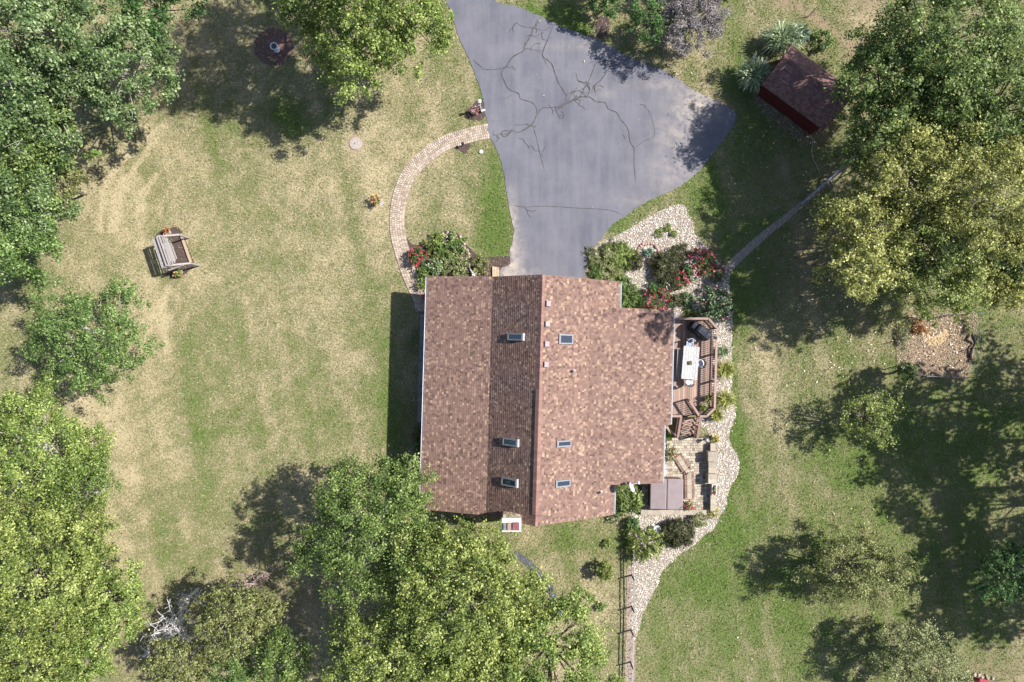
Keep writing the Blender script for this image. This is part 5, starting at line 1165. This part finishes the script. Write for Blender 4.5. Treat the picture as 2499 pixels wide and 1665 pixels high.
# plants standing in the table tray and in the trough
o, _, _ = crown_obj('plant', RT, TP, LM['yellow'], .1, .08, 90, .06, 5, clump=.4); o2, _, _ = crown_obj('yellow_plant', TR, (TC.x, TC.y + .08, .72), LM['yellow'], .1, .12, 120, .06, 6, clump=.4); o3, _, _ = crown_obj('red_flowers', TR, (TC.x, TC.y - .2, .72), LM['red'], .1, .1, 80, .07, 7, clump=.4); o4, _, _ = crown_obj('leaves', TR, (TC.x + .02, TC.y - .02, .68), LM['lawnt'], .1, .1, 120, .06, 8, clump=.4, Ry=.28)
d = MB().lathe((*P(928, 494)[:2], 0), [(.24, -.02), (.24, .03), (.2, .035), (.0, .035)], 18).build('saucer', pmat('grey saucer', (.36, .34, .33), None, 8, .85, .2)); tag(d, 'flat grey saucer on the lawn beside the orange and yellow flower pot', 'saucer')

# ------------------------------------------------------------ rocks
def stone_mesh(seed, m):
    rg = random.Random(seed); bm = bmesh.new(); bmesh.ops.create_uvsphere(bm, u_segments=7, v_segments=4, radius=1)
    for v in bm.verts: v.co *= rg.uniform(.8, 1.15)
    me = bpy.data.meshes.new('stone'); bm.to_mesh(me); bm.free(); me.materials.append(m); me.polygons.foreach_set('use_smooth', [rg.random() > .4 for _ in me.polygons]); return me
RK = pmat('pale fieldstone', (.40, .335, .27), (.22, .18, .145), 9, .9, .4, 40, objvar=.25); PK = pmat('pink edging stone', (.44, .29, .255), (.3, .19, .17), 9, .9, .4, 40, objvar=.2)
SM = [stone_mesh(i, RK) for i in range(4)]; PM = [stone_mesh(i + 9, PK) for i in range(3)]
r = thing('rock_border', 'curved border of rounded pale stones round the front bed', 'rock border', P(1092, 585))
for px, py, s in [(a, b, c) for (a, b), c in zip(Z(940, 540, 6.924, [(690, 390), (760, 320), (820, 285), (880, 280), (925, 232), (975, 212), (1055, 192), (1115, 222), (1180, 240), (1270, 262), (740, 425), (700, 440), (860, 332), (910, 295), (1040, 268), (1085, 292), (1150, 285), (1160, 330), (1195, 350), (1215, 300), (1340, 392), (1340, 450), (1385, 500), (1405, 550), (830, 630), (880, 645), (1300, 430), (650, 420), (1100, 205), (1010, 235), (1240, 335), (1415, 600), (1320, 360), (790, 380), (945, 260)]), [5, 4, 4, 5, 6, 4, 5, 5, 6, 4, 5, 4, 5, 4, 5, 4, 6, 6, 5, 4, 4, 5, 6, 5, 5, 5, 4, 3, 4, 4, 4, 4, 3, 3, 4])]:
    k = s * .0225; inst('stone', random.choice(SM), r, (*P(px, py)[:2], k * .35), (0, 0, random.uniform(0, 6.28)), (k * random.uniform(1, 1.4), k, k * .8))
r = thing('stone_ring', 'oval ring of small pink stones round the blue green bladed plant', 'stone ring', P(1582, 617))
for t in np.linspace(0, 2 * math.pi, 25)[:-1]:
    px, py = 1581 + 25 * math.cos(t) + random.uniform(-1.5, 1.5), 617 + 23 * math.sin(t) + random.uniform(-1.5, 1.5); k = .095 * random.uniform(.8, 1.35)
    inst('stone', random.choice(PM), r, (*P(px, py)[:2], k * .6), (0, 0, random.uniform(0, 6.28)), (k * 1.2, k, k * .9))
for px, py, k, lb in ((1174, 371, .15, 'white stone on the grass between the walk and the driveway'), (1592, 1283, .14, 'white stone on the gravel below the hot tub wall'), (1589, 1291, .1, 'smaller white stone beside the bowl on the gravel')):
    o = inst('stone', stone_mesh(int(px), pmat('white stone', (.66, .62, .58), None, 6, .85, .2)), None, (*P(px, py)[:2], k * .4), (0, 0, 1), (k * 1.1, k, k * .6)); tag(o, lb, 'stone')
o = MB().lathe((*P(1603, 1291, .4)[:2], 0), [(.12, 0), (.05, .05), (.05, .34), (.22, .42), (.24, .46), (.2, .45), (.02, .4)], 18).build('bowl', pmat('grey stone bowl', (.42, .42, .43), None, 6, .7, .1), None, True); tag(o, 'grey round bowl on the gravel beside the big dark bush', 'bowl')
lg = thing('log_edging', 'short upright tan logs edging the mulch by the garage', 'log edging', P(1211, 660)); LGM = pmat('tan log', (.46, .36, .25), (.3, .22, .15), 8, .85, .3, objvar=.15)
for k, (px, py) in enumerate(((1204, 668), (1209.5, 666), (1215, 664))):
    o = MB().bar((*P(px, py - 17 + 3 * k)[:2], .07), (*P(px + .5, py + 12)[:2], .07), .13, .14).build('log', LGM, lg)
dr = thing('driftwood', 'bleached white driftwood leaning beside the olive shrub at the house wall', 'driftwood', P(1153, 665))
mb = MB(); q = [P(a, b, .3) for a, b in Z(940, 540, 6.924, [(1430, 680), (1425, 780), (1460, 850), (1510, 930)])]; mb.tube(q, [.03, .045, .06, .05], 6)
for a, b in ((1550, 860), (1560, 900), (1480, 935), (1545, 935)): mb.tube([q[2], P(*Z(940, 540, 6.924, [(a, b)])[0], .35)], [.04, .015], 5)
mb.build('branch', DEADW, dr)

# ------------------------------------------------------------ lawn furniture and small things
def swing():
    M0 = P(405, 614, 1.8); ax = math.atan2(-(1150 - 390), (800 - 530)); M = Matrix.Translation((M0.x, M0.y, 0)) @ Matrix.Rotation(ax, 4, 'Z')   # local x: along the slats (toward lower right), y: toward upper right
    wd = pmat('weathered grey white wood', (.36, .335, .32), (.19, .17, .165), 7, .85, .4, 40, objvar=.12, st=(3, 16, 8)); dk = pmat('mossy grey plank', (.34, .32, .31), (.17, .155, .15), 14, .9, .5, 40)
    r = thing('garden_swing', 'weathered wooden garden swing with a slatted canopy on a mulch pad', 'garden swing', (M0.x, M0.y, 0))
    def lc(px, py, z): return M.inverted() @ P(px, py, z)
    def zz(pts, z): return [lc(*q, z) for q in Z(330, 540, 10.456, pts)]
    # canopy slats, each between two measured end points
    for (a, b, wdt, z) in (((545, 400), (800, 1150), .095, 1.82), ((610, 380), (865, 1120), .095, 1.86), ((675, 360), (905, 1110), .075, 1.88), ((720, 350), (955, 1090), .085, 1.9), ((790, 420), (1010, 1060), .08, 1.86), ((905, 550), (1060, 960), .07, 1.5)):
        p, q = zz([a, b], z); MB(M).bar(p, q, wdt, .03).build('canopy_slat', wd, r)
    p, q = zz([(480, 440), (730, 1190)], 1.6); MB(M).bar(p, q, .26, .04).build('back_plank', dk, r)
    for (a, b, z0, z1) in (((560, 395), (1120, 345), 1.8, 1.35), ((820, 1130), (1420, 1075), 1.8, 1.3), ((860, 1255), (1230, 1110), 1.2, 1.5)):
        p = zz([a], z0)[0]; q = zz([b], z1)[0]; MB(M).bar(p, q, .11, .09).build('side_beam', wd, r)
    for (a, z) in (((1110, 350), 1.35), ((1400, 1080), 1.3), ((540, 430), 1.7), ((760, 1170), 1.7)):
        p = zz([a], z)[0]; MB(M).bar((p.x, p.y, 0), (p.x, p.y, z), .1, .1).build('post', wd, r)
    for k in range(4):
        p, q = zz([(700, 480), (910, 1050)], .5); MB(M).bar(p + Vector((0, k * .13 - .1, 0)), q + Vector((0, k * .13 - .1, 0)), .11, .03).build('seat_slat', wd, r)
    for p_ in ((700, 480), (910, 1050)):
        p = zz([p_], .5)[0]; MB(M).bar((p.x, p.y + .1, .5), (p.x, p.y + .1, 1.8), .02, .02).build('hanging_chain', DARKW, r)
    a, b = [P(*q, .08) for q in Z(330, 540, 10.456, [(1165, 325), (1425, 1060)])]
    o = MB().bar(a, b, .13, .16).build('edging_timber', pmat('tan edging timber', (.40, .31, .215), (.28, .21, .145), 8, .85, .3, st=(8, 8, 8))); tag(o, 'tan timber laid along the open side of the garden swing mulch pad', 'timber')
    s = P(*Z(330, 540, 10.456, [(905, 480)])[0]); shrub('tiny bright green weed in the mulch under the swing', 330 + 905 / 10.456, 540 + 480 / 10.456, 4, .15, 'lime', .05, cat='weed', name='weed')
swing()
def birdbath():
    p = P(668.8, 113.4, .55); r = thing('birdbath', 'white round birdbath standing in the reddish mulch ring', 'birdbath', (p.x, p.y, 0)); m = pmat('white birdbath stone', (.58, .59, .62), (.42, .43, .46), 12, .7, .1)
    MB().lathe((p.x, p.y, 0), [(.2, 0), (.18, .06), (.07, .1), (.06, .42), (.1, .48)], 16).build('pedestal', m, r, True)
    MB().lathe((p.x, p.y, .48), [(.08, 0), (.2, .05), (.245, .12), (.25, .14), (.21, .14), (.17, .09), (.02, .06)], 22).build('bowl', m, r, True)
    MB().lathe((p.x, p.y, .48), [(.19, .10), (.0, .101)], 18).build('water', pmat('still water', (.05, .06, .07), None, 5, .05, 0, spec=.5), r)
birdbath()
grass_clump('small green plant on the lower edge of the reddish mulch ring', 667, 148, 5, .3, 'blade', 40, .014, cat='plant', name='plant')
def lid():
    p = P(868, 351); r = thing('septic_lid', 'round concrete septic lid set in the dry lawn', 'lid', (p.x, p.y, 0)); m = pmat('pinkish concrete', (.36, .31, .28), (.28, .24, .215), 10, .9, .3)
    MB().lathe((p.x, p.y, 0), [(.40, -.05), (.40, .05), (.385, .065), (.33, .065), (.325, .05), (.32, .065), (.0, .07)], 32).build('disc', m, r)
    MB().box((p.x - .06, p.y + .0, .072), (.05, .12, .012), rz=.3).build('handle_slot', DARKW, r)
lid()
def post_lamp():
    p = P(1173, 266.5); r = thing('lamp_post', 'white post with a small lantern in the mulch patch at the driveway edge', 'lamp post', (p.x, p.y, 0)); m = pmat('white post paint', (.72, .72, .72))
    MB().tube([(p.x, p.y, 0), (p.x, p.y, 1.25)], .045, 10).build('post', m, r); MB().box((p.x, p.y, 1.36), (.15, .15, .2), taper=.8).build('lantern', pmat('lantern glass', (.3, .3, .3), None, 5, .3, 0), r); MB().box((p.x, p.y, 1.48), (.2, .2, .05), taper=.4).build('cap', m, r)
    q = P(1179, 272); o = MB().box((q.x, q.y, .12), (.3, .16, .2), rz=.3, taper=.8).build('utility_box', pmat('grey white utility box', (.5, .5, .51))); tag(o, 'small grey white box beside the lamp post at the driveway edge', 'utility box')
    q = P(1130.5, 356); r = thing('path_light', 'low dark path light in a mulch patch on the inner side of the walk', 'path light', (q.x, q.y, 0)); d = pmat('black path light', (.025, .024, .024))
    MB().tube([(q.x, q.y, 0), (q.x, q.y, .5)], .022, 8).build('stake', d, r); MB().lathe((q.x, q.y, .48), [(.11, 0), (.09, .04), (.02, .08)], 12).build('hood', d, r)
post_lamp()

def split_fence():
    base = [(1540, 1330), (1541, 1403), (1541, 1480), (1539.5, 1537), (1538, 1615), (1536, 1690)]; b = [P(*q) for q in base]; wd = pmat('dark weathered fence wood', (.075, .06, .05), (.04, .032, .028), 8, .9, .5, 30, objvar=.15); lt = pmat('grey weathered rail', (.40, .37, .35), (.25, .23, .22), 8, .9, .4, 30, objvar=.15)
    r = thing('rail_fence', 'thin weathered post and rail fence along the gravel strip', 'fence', b[2])
    for i, p in enumerate(b):
        MB().tube([(p.x, p.y, -.05), (p.x, p.y, .97)], [.055, .05], 8).build('post', wd, r)
    for i, (p, q) in enumerate(zip(b[:-1], b[1:])):
        for z in ((.60, .88) if i % 2 else (.60, .62 + .2)):
            MB().bar((p.x + .04, p.y, z), (q.x + .04, q.y, z + random.uniform(-.03, .03)), .035, .075).build('rail', lt, r)
split_fence()
def plot_fence():
    pts = [(2189, 893), (2238, 917), (2300, 919), (2362, 921), (2372, 850), (2379, 762), (2310, 768), (2206, 776), (2190, 830)]; b = [P(*q) for q in pts]; wd = pmat('dark plot post', (.1, .08, .07)); wm = pmat('galvanised wire', (.36, .36, .36), None, 5, .5, 0)
    r = thing('garden_fence', 'low sagging wire fence with thin posts round the garden plot', 'fence', b[3])
    for p in b: MB().tube([(p.x, p.y, 0), (p.x, p.y, 1.0)], .03, 6).build('post', wd, r)
    for p, q in zip(b, b[1:] + b[:1]):
        m = MB()
        for z in (.12, .32, .52, .72, .92): m.tube([(p.x, p.y, z), ((p.x + q.x) / 2, (p.y + q.y) / 2, z - .04), (q.x, q.y, z)], .006, 4)
        k = int((q - p).length / .14)
        for i in range(1, k): s = p + (q - p) * i / k; m.tube([(s.x, s.y, .05), (s.x, s.y, .9)], .004, 3)
        m.build('wire_panel', wm, r)
    m = MB(); q = [P(a, c, z) for a, c, z in ((2371, 812, .1), (2376, 826, .35), (2380, 838, .15), (2372, 850, .2), (2368, 866, .1), (2370, 880, .12))]
    m.tube(q, [.05, .12, .08, .06, .09, .04], 7); o = m.build('netting', pmat('black garden netting', (.02, .018, .02))); tag(o, 'bunched black netting on the right side of the garden plot', 'netting')
plot_fence()
def pipes():
    m = pmat('blue grey drain pipe', (.20, .23, .29), (.3, .32, .36), 5, .5, .1)
    o = MB().tube([P(a, c, .09) for a, c in ((2046, 417), (2010, 450), (1975, 480), (1955, 499))], .06, 8).build('drain_pipe', m, None, True); tag(o, 'blue grey pipe lying along the gravel path to the shed', 'pipe')
    o = MB().tube([P(a, c, .04) for a, c in smooth([(1979, 330), (1983, 348), (1981, 372), (1986, 392), (1997, 412), (2001, 428)], 3, closed=False)], .018, 6).build('garden_hose', pmat('pale hose', (.42, .40, .36), None, 5, .5, 0), None, True); tag(o, 'thin pale hose running from the shed corner to the path', 'hose')
    b = MB(); b.tube([P(1943, 46, .05), P(1978, 38, .12), P(1997, 15, .06)], [.02, .03, .015], 5); o = b.build('fallen_branch', BARK); tag(o, 'thin dark branch lying by the dirt trail at the top', 'branch')
    ring = smooth([(1255, 1352), (1280, 1366), (1305, 1390), (1328, 1412), (1344, 1440), (1358, 1470), (1376, 1500)], 4, closed=False); L, Rr = ribbon_poly([P(*q)[:2] for q in ring], .42)
    o = MB().prism([tuple(q) for q in L] + [tuple(q) for q in Rr[::-1]], -.02, .05).build('landscape_fabric', pmat('dark slate landscape fabric', (.05, .055, .068), (.085, .09, .105), 6, .7, .6, 12)); tag(o, 'dark grey landscape fabric edging curving under the fluffy yellow tree', 'edging')
    # red sheet at the bottom right corner
    q = [P(a, c, z) for a, c, z in ((2368, 1650, .05), (2392, 1656, .55), (2420, 1664, .05), (2440, 1690, .05), (2395, 1720, .6), (2350, 1700, .05))]
    m_ = MB(); n = len(q); vs = q + [p - Vector((0, 0, .04)) for p in q]; m_.add(vs, [(0, 1, 4, 5)[::-1], (1, 2, 3, 4)[::-1], (6, 7, 10, 11), (7, 8, 9, 10)] + [(i, (i + 1) % n, (i + 1) % n + n, i + n) for i in range(n)])
    o = m_.build('tarp', pmat('dark red tarp', (.26, .03, .045), (.2, .02, .035), 4, .5, .3, 12)); tag(o, 'dark red tarp peeking in at the bottom right corner', 'tarp')
    r = thing('rubble', 'grey rocks heaped against the dark red tarp', 'rocks', P(2390, 1645))
    for _ in range(14):
        px, py = random.uniform(2358, 2425), 0; py = 1641 + (px - 2360) * .22 + random.uniform(-5, 4); k = random.uniform(.06, .13); inst('stone', random.choice(SM), r, (*P(px, py)[:2], k * .4), (0, 0, random.uniform(0, 6)), (k * 1.3, k, k * .7))
pipes()
